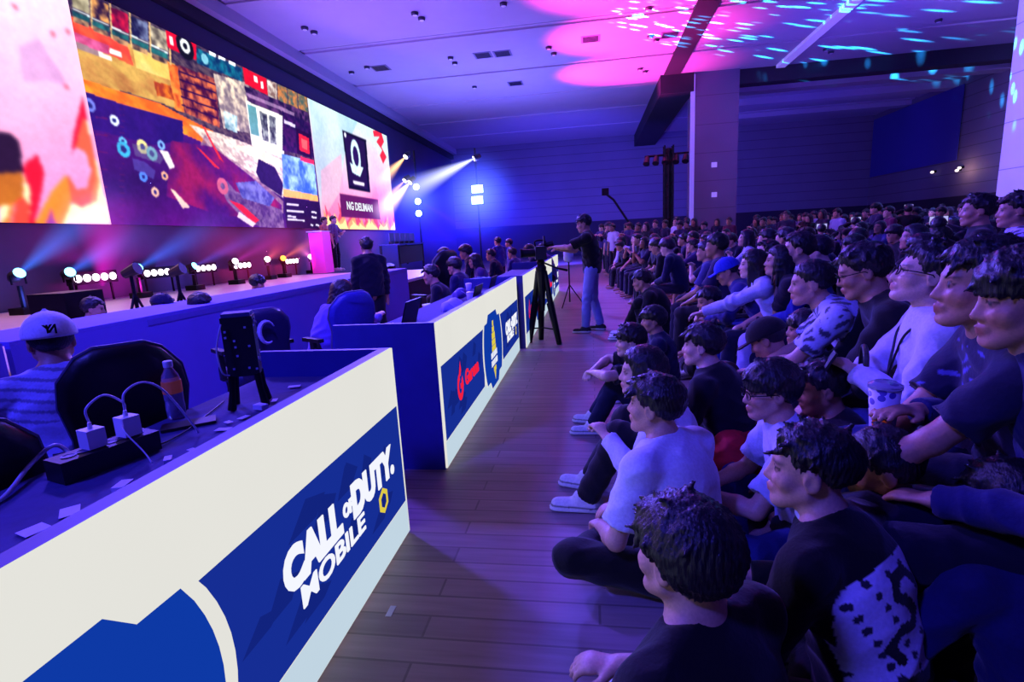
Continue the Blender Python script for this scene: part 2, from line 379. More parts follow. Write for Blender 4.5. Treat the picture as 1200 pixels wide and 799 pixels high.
def shirt_mesh(J, vox, sleeve='short', loose=1., seed=0, amp=.006, collar=True, hem=None, hood=False):
    pts = [J['pel'], J['nk']]+J['sh']+J['elb']+(J['wr'] if sleeve == 'long' else []); P = np.array(pts); lo = P.min(0)-.22; hi = P.max(0)+.14; lo[2] = max(.012, lo[2])
    F = Field(lo, hi, vox); X, w = J['X'], J['w']; g = .018*loose
    F.cap(J['pel']+np.array([0, 0, .0]), J['wa'], .152*w+g, .142*w+g, .03, X, .76); F.cap(J['wa'], J['ch'], .142*w+g, .158*w+g, .04, X, .72); F.cap(J['ch'], J['nk']-.065*U(J['t']), .158*w+g, .115*w+g, .04, X, .62)
    F.cap(J['sh'][0], J['sh'][1], .058+g*.3, .058+g*.3, .04)
    for i in (0, 1):
        F.cap(J['nk']+.005*U(J['t']), J['sh'][i], .046+g*.2, .052+g*.2, .04)
        s, e, wr = J['sh'][i], J['elb'][i], J['wr'][i]
        if sleeve == 'short':
            q = s+(e-s)*.9; F.cap(s, q, .055*w+g*.6, .055*w+g*.9, .03); F.cut_near(s+(e-s)*.78, e-s, .1)
        else:
            F.cap(s, e, .054*w+g*.5, .046*w+g*.5, .03); F.cap(e, wr, .047*w+g*.5, .034+g*.5, .02); F.cut_near(wr-unit(wr-e)*.005, wr-e, .075)
    if hood: F.cap(J['nk']-U(J['t'])*.01-np.array([0, .06, 0])-X*.07, J['nk']-U(J['t'])*.01-np.array([0, .06, 0])+X*.07, .05, .05, .03)
    if collar:
        n = J['nk']+.012*U(J['t']*.8); Y = np.cross(U(J['t']), X)
        ring = [n+.066*(X*math.cos(a)+Y*-math.sin(a)*.95)+np.array([0, 0, -.02*(math.cos(a-PI/2) > .5)]) for a in np.linspace(0, 2*PI, 13)]
        for a, b in zip(ring, ring[1:]): F.cap(a, b, .012, .012, .01)
    F.cut_near(J['nk']+.042*U(J['t']), U(J['t']), .085)
    hz = J['pel'][2]-.07 if hem is None else hem
    F.cut((0, 0, hz), (0, 0, -1))
    V, Fc = F.mesh(); V = relax(V, Fc, 1, .4); n = normals_of(V, Fc)
    el = np.minimum(np.linalg.norm(V-J['elb'][0], axis=1), np.linalg.norm(V-J['elb'][1], axis=1)); wz = np.linalg.norm(V-J['wa'], axis=1)
    k = .45+.9*np.exp(-(el/.12)**2)+.8*np.exp(-(wz/.17)**2)
    V = V+n*(amp*k*fold(V, 26, seed+1))[:, None]
    return V, Fc
def pants_mesh(J, vox, short=False, loose=1., seed=0):
    pts = [J['pel']+np.array([0, 0, .08])]+J['hip']+J['knee']+([] if short else J['ank']); P = np.array(pts); lo = P.min(0)-.16; hi = P.max(0)+.13; lo[2] = max(lo[2], .004)
    F = Field(lo, hi, vox); w = J['w']; g = .014*loose
    F.cap(J['pel']-np.array([.03, 0, .0]), J['pel']+np.array([.03, 0, .07]), .132*w, .13*w, .03, J['X'], .8)
    for i in (0, 1):
        h, k, a = J['hip'][i], J['knee'][i], J['ank'][i]
        F.cap(h, k, .088*w+g*.4, .06*w+g, .03)
        if short: F.cut_near(h+(k-h)*.93, k-h, .12)
        else:
            F.cap(k, a, .058*w+g, .047+g, .025); F.cut_near(a+unit(a-k)*.0, a-k, .09)
    V, Fc = F.mesh(); V = relax(V, Fc, 1, .4); n = normals_of(V, Fc)
    kn = np.minimum(np.linalg.norm(V-J['knee'][0], axis=1), np.linalg.norm(V-J['knee'][1], axis=1))
    V = V+n*(.006*(.5+np.exp(-(kn/.13)**2))*fold(V, 24, seed+5))[:, None]; V[:, 2] = np.maximum(V[:, 2], .003)
    return V, Fc
def shoe_mesh(J, i, vox, col, sole=(.75, .75, .78)):
    a = J['ank'][i]; fd = foot_dir(J, i); z0 = max(a[2]-.085, 0.002); s = unit(np.cross(fd, (0, 0, 1.)))
    base = np.array([a[0], a[1], z0]); P = np.array([base-fd*.07, base+fd*.2, a+np.array([0, 0, .02])]); F = Field(P.min(0)-.06, P.max(0)+.06, vox)
    up = np.array([0, 0, 1.])
    F.cap(base-fd*.04+up*.035, base+fd*.15+up*.028, .044, .04, .02, s, .85); F.cap(base-fd*.02+up*.05, base+fd*.03+up*.075, .042, .04, .03); F.cap(base-fd*.035+up*.012, base+fd*.155+up*.012, .045, .045, .006, s, .4)
    F.cut(base, (0, 0, -1)); F.cut(base+up*.1, (0, 0, 1))
    V, Fc = F.mesh(); V = relax(V, Fc, 1, .4); c = np.tile(np.array(col, float), (len(V), 1)); c[V[:, 2] < z0+.026] = sole; c[np.abs(V[:, 2]-z0-.029) < .004] = np.array(col)*.15; c[((V-base)@fd < -.045) & (V[:, 2] > z0+.035)] = np.array(col)*.4
    t = (V-base)@fd; lace = (t > .03) & (t < .1) & (np.abs((V-base)@s) < .022) & (np.sin(t*420) > .1) & (V[:, 2] > z0+.05); c[lace] = np.array(col)*.5+.4
    return V, Fc, c
def hair_mesh(style, vox, seed=0, puff=0., female=False):
    """in head space: centre between the ears, +Y the face"""
    r = np.random.default_rng(seed); F = Field((-.16, -.2, -.34 if style in ('long', 'pony') else -.14), (.16, .16, .17), vox)
    X, Y, Z = F.ax[0][:, None, None], F.ax[1][None, :, None], F.ax[2][None, None, :]
    t = {'short': .017, 'mop': .026, 'buzz': .007, 'long': .02, 'pony': .013, 'under': .02, 'curly': .036, 'cap': .008}[style]+puff
    yk = [-.13, -.06, -.03, .0, .028, .05, .07, .1]
    zk = {'short': [-.075, -.075, -.035, .004, .004, .042, .06, .066], 'mop': [-.08, -.08, -.04, .003, .0, .026, .038, .042], 'buzz': [-.06, -.06, -.03, .012, .012, .048, .06, .065], 'under': [-.03, -.03, .0, .02, .018, .045, .055, .06], 'curly': [-.07, -.07, -.03, .005, .01, .03, .036, .04],
          'long': [-.12, -.12, -.1, -.08, -.04, .03, .056, .062], 'pony': [-.06, -.05, -.03, .006, .012, .04, .058, .064], 'cap': [-.07, -.07, -.03, -.002, .0, .05, .09, .1]}[style]
    zc = np.interp(F.ax[1], yk, zk).astype(np.float32)[None, :, None]
    az = np.arctan2(X, Y+.02); jag = (.007*np.sin(az*23+seed)+.006*np.sin(az*41+2*seed)).astype(np.float32)
    q = zc+jag*(1 if style != 'buzz' else .3)-Z
    w = np.clip(-q/(.05 if style not in ('long', 'mop') else .04), 0, 1); te = t*(.16+.84*w*w*(3-2*w))+.0015
    e = np.sqrt(((X)/(.0745+te))**2+((Y+.014)/(.096+te))**2+((Z-.034)/(.083+te*1.05))**2); d = ((e-1)*(.0745+te)).astype(np.float32)
    d = np.maximum(np.broadcast_to(d, F.n), q*.8)
    F.d = d.astype(np.float32)
    if style in ('short', 'mop', 'under', 'curly'):      # clumps over crown and fringe
        nC = {'short': 46, 'mop': 70, 'under': 46, 'curly': 80}[style]
        for _ in range(nC):
            a = r.uniform(-PI, PI); el = r.uniform(.25, 1.45); dirv = np.array([math.sin(a)*math.cos(el), math.cos(a)*math.cos(el), math.sin(el)])
            p = np.array([0, -.014, .034])+dirv*np.array([.0745, .096, .083])*1.1; tang = unit(np.array([dirv[0]*.6, .5+dirv[1]*.4, -.5*math.cos(el)])+r.normal(0, .3, 3))
            if style == 'curly': F.cap(p, p+dirv*.02, .02, .015, .01)
            else: F.cap(p, p+tang*.045+dirv*r.uniform(-.004, .005), .013, .004, .010)
        if style == 'mop':
            for a in np.linspace(-.95, .95, 13):
                p = np.array([.078*math.sin(a), .088*math.cos(a)-.004, .065]); F.cap(p, p+np.array([.012*math.sin(a)+r.normal(0, .006), .012*math.cos(a), -.036-.012*abs(a)]), .015, .005, .012)
    if style == 'long':
        for a in np.linspace(-2.55, 2.55, 25):
            b = PI+a*.82; p = np.array([.083*math.sin(b), .1*math.cos(b)-.014, .03]); L = .2+r.uniform(-.02, .06); dv = np.array([math.sin(b)*.02, math.cos(b)*.02-.01, 0])
            F.cap(p, p+dv+np.array([r.normal(0, .008), r.normal(0, .008), -L]), .014, .007, .014)
    if style == 'pony':
        F.cap((0, -.11, .05), (0, -.15, .03), .025, .03, .02); F.cap((0, -.15, .03), (0, -.14, -.14), .03, .014, .02)
    V, Fc = F.mesh(); V = relax(V, Fc, 1, .3); n = normals_of(V, Fc)
    az = np.arctan2(V[:, 0], V[:, 1]+.02); st = np.sin(az*46+4*np.sin(V[:, 2]*40+seed)+V[:, 0]*60)*.5+np.sin(az*83+V[:, 2]*55)*.5
    lump = fold(V, 55, seed)
    V = V+n*(st*(.0014 if style in ('buzz', 'cap') else .0028)+lump*(.0004 if style in ('buzz', 'cap') else .0028))[:, None]
    c = np.ones((len(V), 3))*(1+.35*st[:, None])
    return V, Fc, c
def cap_mesh(vox, brim=True, backwards=False):
    F = Field((-.12, -.15, -.02), (.12, .22, .17), vox)
    X, Y, Z = F.ax[0][:, None, None], F.ax[1][None, :, None], F.ax[2][None, None, :]
    e = np.sqrt((X/.1)**2+((Y+.012)/.121)**2+((Z-.03)/.108)**2); d = (e-1)*.1; F.d = np.broadcast_to(np.maximum(d, .022-Z+.12*(Y < -9)), F.n).astype(np.float32).copy()
    if brim:
        sg = 1
        for a in np.linspace(-.7, .7, 9): F.cap((.07*math.sin(a), sg*(.08*math.cos(a)), .03), (.085*math.sin(a), sg*(.09+.085*math.cos(a)), .02-.012*abs(a)), .007, .006, .006)
    F.cap((0, -.012, .136), (0, -.012, .14), .012, .01, .004)
    V, Fc = F.mesh(); V = relax(V, Fc, 1, .4)
    az = np.arctan2(V[:, 0], V[:, 1]+.012); seam = np.abs(((az/(PI/3)+.5) % 1)-.5)*(PI/3)*np.hypot(V[:, 0], V[:, 1]+.012)
    c = np.ones((len(V), 3)); c[(seam < .0025) & (V[:, 2] > .04)] = .75
    return V, Fc, c
# ------------------------------------------------------------------ canvas: pictures shown on the LED walls, kept as vertex colours on a fine flat mesh
class Canvas:
    def __init__(s, y0, y1, z0, z1, w, h, X=-9.0):
        s.y0, s.y1, s.z0, s.z1, s.w, s.h, s.X = y0, y1, z0, z1, w, h, X
        s.c = np.zeros((h, w, 3)); s.yy, s.zz = np.meshgrid(np.linspace(y0, y1, w), np.linspace(z0, z1, h))
    def P(s, x, y): p = pX(x, y, s.X); return (p.y, p.z)
    def mask(s, pts):
        m = np.zeros((s.h, s.w), bool); n = len(pts)
        for i in range(n):
            (a, b), (c, d) = pts[i], pts[(i+1) % n]
            if b == d: continue
            m ^= ((b > s.zz) != (d > s.zz)) & (s.yy < (c-a)*(s.zz-b)/(d-b)+a)
        return m
    def noise(s, sc, seed=0, ang=0., asp=1.):
        r = np.random.default_rng(seed); out = np.zeros((s.h, s.w)); amp = 1.
        u = (s.yy*math.cos(ang)+s.zz*math.sin(ang))*sc; v = (-s.yy*math.sin(ang)+s.zz*math.cos(ang))*sc*asp
        for o in range(4):
            g = r.random((64, 64)); ui, vi = np.floor(u).astype(int), np.floor(v).astype(int); fu, fv = u-ui, v-vi; fu = fu*fu*(3-2*fu); fv = fv*fv*(3-2*fv)
            q = lambda a, b: g[(ui+a) % 64, (vi+b) % 64]
            out += amp*((q(0, 0)*(1-fu)+q(1, 0)*fu)*(1-fv)+(q(0, 1)*(1-fu)+q(1, 1)*fu)*fv); u, v, amp = u*2.03, v*2.03, amp*.5
        return out/1.875
    def put(s, m, col, a=1., nz=None, col2=None):
        col = np.array(col, float)
        if nz is not None and col2 is not None:
            t = np.clip((nz-.5)*2.6+.5, 0, 1)[..., None]; col = col*(1-t)+np.array(col2, float)*t; s.c[m] = s.c[m]*(1-a)+col[m]*a
        else: s.c[m] = s.c[m]*(1-a)+col*a
    def poly(s, px, col, a=1., nz=None, col2=None): s.put(s.mask([s.P(*p) for p in px]), col, a, nz, col2)
    def disc(s, x, y, r, col, ring=0.):
        c = s.P(x, y); d = np.hypot(s.yy-c[0], s.zz-c[1]); m = d < r
        if ring: m &= d > ring
        s.put(m, col)
    def soften(s, n=1, grain=.1, seed=1):
        g = s.noise(11, seed)-.5
        for _ in range(n):
            p = np.pad(s.c, ((1, 1), (1, 1), (0, 0)), 'edge'); s.c = (p[1:-1, 1:-1]*2+p[:-2, 1:-1]+p[2:, 1:-1]+p[1:-1, :-2]+p[1:-1, 2:])/6
        s.c = np.clip(s.c*(1+grain*2*g[..., None]), 0, 255)
    def mesh(s, name, mat, parent, off=0.):
        V = np.stack([np.full(s.w*s.h, s.X+off), s.yy.ravel(), s.zz.ravel()], 1); i = (np.arange(s.h-1)[:, None]*s.w+np.arange(s.w-1)[None, :]).ravel()
        Fq = np.stack([i, i+1, i+1+s.w, i+s.w], 1); me = to_mesh(name, V, Fq, lin(np.clip(s.c, 0, 255)).reshape(-1, 3), mat); return obj(name, me, None, parent)
M_led = emis('led_picture', (0, 0, 0), 1.5, sample=False, attr=True)
M_black = plain('black_metal', (14, 14, 18), .5, .6, .2)
M_dark = plain('dark_plastic', (12, 12, 18), .55, 0, .2)
M_cab = plain('led_cabinet_back', (10, 10, 20), .7)
# ---- centre screen: a shooter match in progress
LY0, LY1, LY2, LY3 = 2.2, 9.0, 17.12, 23.95; LZ0, LZ1 = 2.08, 6.24
cs = Canvas(LY1, LY2, LZ0, LZ1, 420, 214)
full = np.ones((cs.h, cs.w), bool)
cs.put(full, (44, 16, 92), 1, cs.noise(.7, 1), (70, 20, 120))
big = cs.noise(2.2, 3, -.35, 2.5); fine = cs.noise(7, 4); fin2 = cs.noise(9, 5, -.3, 2.)
cs.poly([(76, -40), (230, 40), (362, 112), (372, 200), (300, 190), (215, 140), (90, 100)], (92, 70, 90), 1, fin2, (40, 26, 66))
cs.poly([(83, 45), (150, 50), (207, 78), (216, 130), (150, 108), (92, 98)], (176, 112, 66), 1, big, (205, 160, 84))
cs.poly([(155, 53), (205, 75), (209, 98), (160, 80)], (226, 184, 92), 1, big, (238, 206, 120))
cs.poly([(94, 92), (132, 104), (185, 120), (218, 138), (262, 160), (240, 168), (200, 150), (150, 128), (98, 110)], (255, 150, 46), 1, big, (238, 96, 40))
cs.poly([(196, 72), (208, 78), (216, 132), (205, 128)], (196, 70, 40), 1, fine, (250, 140, 60))
cs.poly([(180, 95), (200, 100), (205, 118), (184, 112)], (235, 120, 40), 1, fine, (150, 50, 40))
cs.poly([(82, 18), (150, 55), (157, 78), (84, 42)], (206, 52, 58), 1, big, (240, 84, 60))
cs.poly([(83, 36), (128, 54), (128, 64), (84, 50)], (214, 92, 150), 1, fine, (180, 60, 110))
cs.poly([(84, 46), (120, 62), (122, 68), (86, 56)], (150, 120, 130))
cs.poly([(128, 56), (142, 61), (143, 67), (129, 62)], (250, 235, 235)); cs.poly([(115, 60), (130, 66), (131, 71), (116, 66)], (252, 240, 230))
for i, (x, y, cc, c2) in enumerate([(84, -14, (120, 110, 90), (190, 180, 150)), (107, -3, (40, 20, 60), (230, 160, 90)), (130, 8, (200, 24, 70), (90, 10, 60)), (153, 18, (26, 24, 70), (110, 120, 160)), (176, 29, (215, 200, 170), (90, 80, 80))]):
    cs.poly([(x, y), (x+20, y+9), (x+21, y+31), (x+1, y+22)], cc, 1, fine, c2); cs.poly([(x+1, y+23), (x+21, y+32), (x+21, y+34), (x+1, y+25)], (220, 235, 235))
    cs.poly([(x+1, y+26), (x+21, y+35), (x+21, y+41), (x+1, y+32)], (40, 120, 124), 1, fine, (24, 60, 80)); cs.poly([(x+2, y+33), (x+20, y+41), (x+20, y+47), (x+2, y+39)], (60, 44, 60), 1, fine, (200, 150, 110))
    cs.poly([(x+21, y+4), (x+23, y+5), (x+25, y+48), (x+23, y+47)], (220, 180, 120))
cs.poly([(194, 32), (230, 48), (230, 71), (196, 55)], (214, 14, 52)); cs.poly([(198, 42), (202, 44), (204, 54), (200, 52)], (255, 240, 240)); cs.disc(217, 55, .27, (18, 16, 40)); cs.disc(217, 54, .15, (230, 235, 240), .07)
cs.poly([(230, 56), (284, 80), (284, 96), (231, 74)], (12, 44, 96), 1, fine, (20, 110, 140)); cs.disc(240, 69, .12, (120, 190, 210))
for x, y in ((245, 59), (256, 64), (268, 70)): cs.poly([(x, y), (x+8, y+3.5), (x+8, y+8), (x, y+4.5)], (240, 240, 250))
cs.poly([(208, 76), (252, 92), (258, 150), (217, 132)], (64, 14, 62), 1, fine, (226, 110, 70)); 
for i in range(5): cs.poly([(209+i, 82+i*10), (252+i, 98+i*10), (252+i, 100+i*10), (209+i, 84+i*10)], (40, 10, 70))
cs.poly([(250, 86), (292, 98), (292, 156), (262, 150)], (120, 104, 120), 1, fine, (236, 214, 190)); cs.poly([(262, 130), (278, 136), (278, 156), (264, 150)], (96, 140, 160), 1, fine, (210, 230, 235))
cs.poly([(284, 78), (312, 92), (314, 112), (287, 98)], (212, 16, 50)); cs.poly([(297, 88), (301, 90), (302, 97), (298, 95)], (255, 240, 240)); cs.poly([(305, 95), (308, 96), (309, 104), (306, 103)], (255, 240, 240))
for i, x in enumerate((313, 325, 337, 349)): cs.poly([(x, 93+i*5), (x+11, 98+i*5), (x+12, 117+i*5), (x+1, 112+i*5)], (235, 225, 215) if i == 0 else (70, 90, 90), 1, fine, (200, 120, 70) if i else (120, 90, 90))
cs.poly([(286, 100), (360, 132), (366, 150), (290, 118)], (28, 16, 66), 1, fine, (90, 50, 110)); cs.poly([(288, 108), (345, 132), (345, 136), (288, 112)], (226, 180, 220), .5)
cs.poly([(288, 118), (332, 136), (333, 188), (296, 176)], (226, 226, 216), 1, fine, (250, 248, 235)); cs.poly([(304, 130), (323, 138), (324, 170), (308, 164)], (40, 40, 70), 1, fine, (170, 180, 180)); cs.poly([(313, 134), (315, 135), (317, 168), (315, 167)], (235, 235, 225))
cs.poly([(290, 122), (300, 126), (304, 160), (294, 157)], (90, 150, 160))
cs.poly([(222, 146), (262, 158), (300, 172), (332, 186), (332, 232), (296, 208), (258, 184)], (176, 150, 150), 1, fin2, (238, 226, 206)); cs.poly([(270, 170), (300, 172), (330, 188), (330, 196), (300, 186)], (250, 244, 200), .7)
cs.poly([(240, 158), (262, 180), (300, 206), (332, 236), (332, 250), (290, 222), (230, 180)], (120, 84, 120), .8, fin2, (180, 140, 150))
cs.poly([(98, 107), (150, 124), (214, 142), (215, 165), (180, 170), (105, 150)], (36, 18, 108), 1, cs.noise(1, 8), (50, 20, 120))
cs.poly([(200, 165), (250, 172), (292, 205), (330, 240), (330, 262), (250, 250), (195, 230)], (62, 16, 110), 1, cs.noise(1.6, 9), (140, 24, 90))
for p in ([(236, 146), (240, 150), (262, 190), (257, 186)], [(230, 172), (236, 176), (258, 198), (252, 196)]): cs.poly(p, (220, 40, 60))
cs.poly([(303, 186), (322, 196), (332, 216), (330, 230), (306, 214), (300, 202)], (26, 16, 70))
for x, y, r, c in ((144, 166, .09, (90, 190, 235)), (145, 175, .15, (60, 170, 220)), (167, 172, .14, (235, 220, 140)), (178, 180, .14, (110, 190, 200)), (189, 170, .1, (120, 170, 240)), (168, 207, .1, (80, 130, 240)), (193, 206, .09, (240, 170, 140)), (182, 225, .1, (240, 190, 160)), (134, 141, .1, (220, 230, 250)), (105, 123, .12, (110, 120, 220))): cs.disc(x, y, r, c); cs.disc(x, y, r*.45, (40, 40, 120))
cs.poly([(155, 168), (180, 172), (192, 186), (188, 192), (158, 182)], (110, 110, 150), .45); cs.poly([(155, 185), (170, 190), (182, 200), (180, 210), (157, 198)], (90, 90, 190), .45)
cs.poly([(187, 176), (197, 178), (205, 196), (199, 198)], (235, 220, 225)); cs.poly([(199, 220), (205, 224), (223, 243), (214, 244)], (250, 225, 190))
cs.poly([(256, 213), (266, 212), (276, 224), (330, 246), (334, 268), (305, 266), (285, 256), (266, 236)], (130, 96, 150), 1, fine, (70, 40, 110)); cs.poly([(268, 234), (284, 240), (304, 258), (298, 262)], (226, 30, 70)); cs.poly([(280, 248), (300, 262), (296, 266), (278, 254)], (235, 200, 220)); cs.poly([(276, 214), (300, 212), (322, 232), (316, 242), (284, 232)], (60, 60, 150), 1, fine, (110, 110, 190)); cs.disc(261, 218, .2, (200, 90, 130), .08)
for y in range(120, 268, 7): cs.poly([(140, y), (146, y+1), (146, y+2), (140, y+1)], (130, 30, 90), .3)
cs.poly([(331, 130), (366, 146), (370, 186), (331, 176)], (26, 14, 70), 1, fine, (60, 20, 90)); cs.poly([(333, 140), (346, 146), (346, 150), (333, 144)], (210, 200, 230)); cs.poly([(347, 150), (364, 158), (365, 186), (348, 180)], (30, 8, 60)); cs.poly([(350, 156), (362, 162), (363, 181), (351, 176)], (220, 30, 60)); cs.poly([(353, 162), (360, 165), (360, 176), (354, 173)], (250, 130, 120), .6)
cs.poly([(330, 180), (368, 190), (372, 229), (332, 222)], (44, 92, 206), 1, cs.noise(4, 12), (150, 200, 245)); cs.poly([(352, 183), (368, 188), (368, 193), (352, 188)], (230, 40, 90)); cs.poly([(332, 221), (372, 229), (373, 236), (332, 230)], (245, 170, 90))
cs.poly([(333, 231), (374, 237), (377, 268), (336, 267)], (30, 12, 66))
for i, (x, y, w) in enumerate(((336, 238, 14), (336, 246, 20), (337, 252, 10), (337, 256, 20), (365, 247, 6), (365, 253, 6), (364, 262, 3), (370, 262, 4))): cs.poly([(x, y), (x+w, y+1.3), (x+w, y+3.4), (x, y+2.2)], (214, 206, 230))
for y in (130, 150, 170, 190, 210, 230): cs.poly([(112, y+6), (126, y+8), (126, y+10), (112, y+8)], (120, 24, 90), .5)
# ---- wing screens: pink smoke over stylised flames
def flames(c, base, top, seed, cols=((230, 40, 40), (246, 120, 50), (255, 205, 110), (250, 240, 190))):
    r = np.random.default_rng(seed); w = c.y1-c.y0
    for li, col in enumerate(cols):
        f = 1-.2*li
        for i in range(int(w*1.5)):
            y = c.y0+(i+.5+r.uniform(-.3, .3))*w/int(w*1.5); h = (top-base)*f*r.uniform(.5, 1.); b = .45*r.uniform(.8, 1.3); k = r.uniform(-.35, .35)
            c.put(c.mask([(y-b, base), (y-b*.75, base+h*.35), (y-b*.15+k*.4, base+h*.62), (y+k, base+h), (y+b*.35+k*.5, base+h*.55), (y+b*.8, base+h*.3), (y+b, base)]), col)
def pink(c, seed, top, mid, low, teal=None):
    t = ((c.zz-c.z0)/(c.z1-c.z0))[..., None]; a = c.noise(.45, seed)[..., None]; t = np.clip(t+(a-.5)*.7, 0, 1)
    c.c[:] = np.where(t < .45, np.array(low)*(1-t/.45)+np.array(mid)*t/.45, np.array(mid)*(1-(t-.45)/.55)+np.array(top)*(t-.45)/.55)
lw = Canvas(LY0, LY1, LZ0, LZ1, 230, 150); pink(lw, 21, (248, 226, 244), (246, 160, 206), (236, 120, 200))
lw.poly([(22, 55), (45, 45), (60, 70), (72, 85), (78, 102), (55, 95), (28, 96)], (176, 128, 196), .55, lw.noise(1.2, 5), (206, 160, 214))
for x, y in ((18, 8), (62, 40), (80, 37), (78, 102)): lw.disc(x, y, .05, (220, 100, 130))
lw.poly([(96, 110), (103, 145), (113, 190), (130, 262), (70, 262), (78, 240), (98, 238), (110, 215), (108, 185), (100, 165)], (246, 236, 186))
lw.poly([(97, 112), (102, 140), (92, 165), (84, 180), (86, 158)], (232, 24, 62)); lw.poly([(98, 135), (108, 168), (117, 212), (113, 235), (96, 243), (82, 236), (75, 215), (80, 205), (90, 222), (102, 220), (107, 200), (100, 178), (88, 172)], (244, 92, 70)); lw.poly([(110, 180), (117, 212), (113, 235), (105, 240), (112, 210)], (244, 130, 84))
lw.poly([(44, 255), (60, 225), (78, 205), (84, 236), (74, 262), (40, 262)], (246, 132, 52)); lw.poly([(28, 192), (45, 180), (52, 205), (47, 235), (40, 262), (28, 262)], (236, 22, 56)); lw.poly([(0, 232), (20, 226), (12, 262), (0, 262)], (246, 120, 60)); lw.poly([(0, 240), (15, 228), (8, 255), (0, 262)], (250, 232, 180)); lw.poly([(28, 205), (35, 222), (36, 250), (28, 240)], (250, 236, 180)); lw.poly([(55, 258), (60, 245), (66, 262), (54, 262)], (160, 60, 160)); lw.poly([(20, 225), (36, 240), (34, 262), (14, 262)], (240, 70, 60))
lw.poly([(-90, 180), (0, 154), (12, 155), (24, 168), (27, 200), (28, 230), (-90, 240)], (40, 20, 56), 1, lw.noise(.6, 2), (60, 26, 50)); lw.poly([(-90, 206), (27, 202), (28, 230), (14, 240), (-90, 250)], (214, 130, 40), 1, lw.noise(.8, 3), (170, 84, 40))
rw = Canvas(LY2, LY3, LZ0, LZ1, 260, 160); pink(rw, 31, (196, 226, 226), (236, 170, 214), (248, 110, 176))
rw.poly([(362, 115), (420, 140), (405, 175), (398, 225), (376, 262)], (150, 196, 214), .75, rw.noise(.8, 6), (196, 226, 226)); rw.poly([(376, 200), (400, 180), (404, 262), (378, 268)], (240, 150, 190), .5)
fl = np.clip((3.2-rw.zz)/1.2, 0, 1)[..., None]; rw.c[:] = rw.c*(1-fl*.55)+np.array((255, 90, 150))*fl*.55
flames(rw, LZ0-.05, LZ0+.95, 5, ((240, 70, 110), (252, 150, 110), (255, 226, 150)))
rw.poly([(401, 152), (429, 164), (434, 226), (409, 221)], (18, 12, 52)); rw.poly([(403, 156), (427, 166), (431, 222), (410, 217)], (34, 16, 74))
ctr = rw.P(417, 183); dd = np.hypot((rw.yy-ctr[0])/.42, (rw.zz-ctr[1])/.62); rw.put((dd < 1) & (dd > .6), (206, 240, 250)); rw.put((dd < .5), (40, 20, 90))
rw.poly([(410, 190), (415, 194), (417, 202), (420, 195), (426, 196), (422, 207), (418, 205), (413, 202)], (214, 244, 250)); rw.poly([(414, 211), (427, 214), (427, 218), (414, 215)], (230, 220, 240)); rw.disc(404.5, 158, .09, (240, 240, 255))
rw.poly([(398, 227), (443, 234), (446, 257), (400, 254)], (92, 24, 96))
rw.poly([(437, 153), (446, 152), (450, 166), (447, 172), (453, 184), (449, 192), (445, 182), (448, 176), (441, 166), (445, 160), (438, 160)], (214, 40, 70))
g_ = np.clip((3.0-cs.zz)/1.0, 0, 1)*np.clip(1-np.abs(cs.yy-10.6)/2.2, 0, 1); cs.c[:] = cs.c*(1-.45*g_[..., None])+np.array((150, 20, 170))*.45*g_[..., None]
hz_ = np.exp(-((cs.yy-15)/2.5)**2-((cs.zz-3.6)/1.2)**2)[..., None]; cs.c[:] = cs.c+hz_*np.array((26, 10, 40))
cs.soften(1, .10, 4); lw.soften(3, .05, 5); rw.soften(2, .05, 6)
for c, nm, lb in ((lw, 'led_screen', 'pink smoke and flames LED wall panel beside the stage, nearest the camera'), (cs, 'led_screen', 'large centre LED wall showing a shooter game match'), (rw, 'led_screen', 'pink LED wall panel with dark team emblem card, far end of stage')):
    t = empty(nm, lb, 'screen', (-9.0, (c.y0+c.y1)/2, LZ0), group='LED walls above the stage'); inv = Matrix.Translation((9.0, -(c.y0+c.y1)/2, -LZ0))
    o = c.mesh('picture', M_led, t, .0); o.matrix_local = inv
    cb = B('cabinet', box(nb(), -9.12, -9.006, c.y0+.01, c.y1-.01, LZ0, LZ1), M_cab, t); cb.matrix_local = inv
    if c is rw: RW = t
# ------------------------------------------------------------------ lettering
def letters(txt, name, mat, parent, size, Mx, bold=.0, sx=1., depth=.002, align='CENTER', shear=0.):
    cu = bpy.data.curves.new('lettering', 'FONT'); cu.body = txt; cu.size = size; cu.align_x = align; cu.align_y = 'CENTER'; cu.offset = bold; cu.extrude = depth; cu.shear = shear; cu.resolution_u = 4
    o = bpy.data.objects.new('tmp_text', cu); C.objects.link(o); dg = bpy.context.evaluated_depsgraph_get(); me = bpy.data.meshes.new_from_object(o.evaluated_get(dg)); bpy.data.objects.remove(o)
    me.transform(Mx @ Matrix.Diagonal((sx, 1, 1, 1))); me.materials.clear(); me.name = name
    return obj(name, me, mat, parent)
def facing_x(X, Y, Z):   # text plane facing +X: text right = +Y
    return Matrix(((0, 0, 1, X), (1, 0, 0, Y), (0, 1, 0, Z), (0, 0, 0, 1)))
M_white_led = emis('led_white', (232, 231, 224), 1.0); M_navy_led = emis('led_navy', (22, 46, 150), 1.0, sample=False); M_navy2 = emis('led_navy_dark', (18, 36, 128), 1.0, sample=False); M_navy3 = emis('led_royal', (14, 58, 168), 1.0, sample=False)
M_txt = emis('led_text_white', (238, 240, 250), 1.1, sample=False); M_red_led = emis('led_red', (236, 30, 62), 1.1, sample=False); M_yel = emis('led_yellow', (226, 206, 70), 1.0, sample=False); M_pale = emis('led_pale_strip', (196, 216, 230), 1.0, sample=False)
nm = letters('NG DELIMAN', 'lettering', M_txt, RW, .40, Matrix.Translation((9.0, -(LY2+LY3)/2, -LZ0)) @ facing_x(-8.985, pX(422, 243, -9).y, pX(422, 243, -9).z), .014, 1.0)
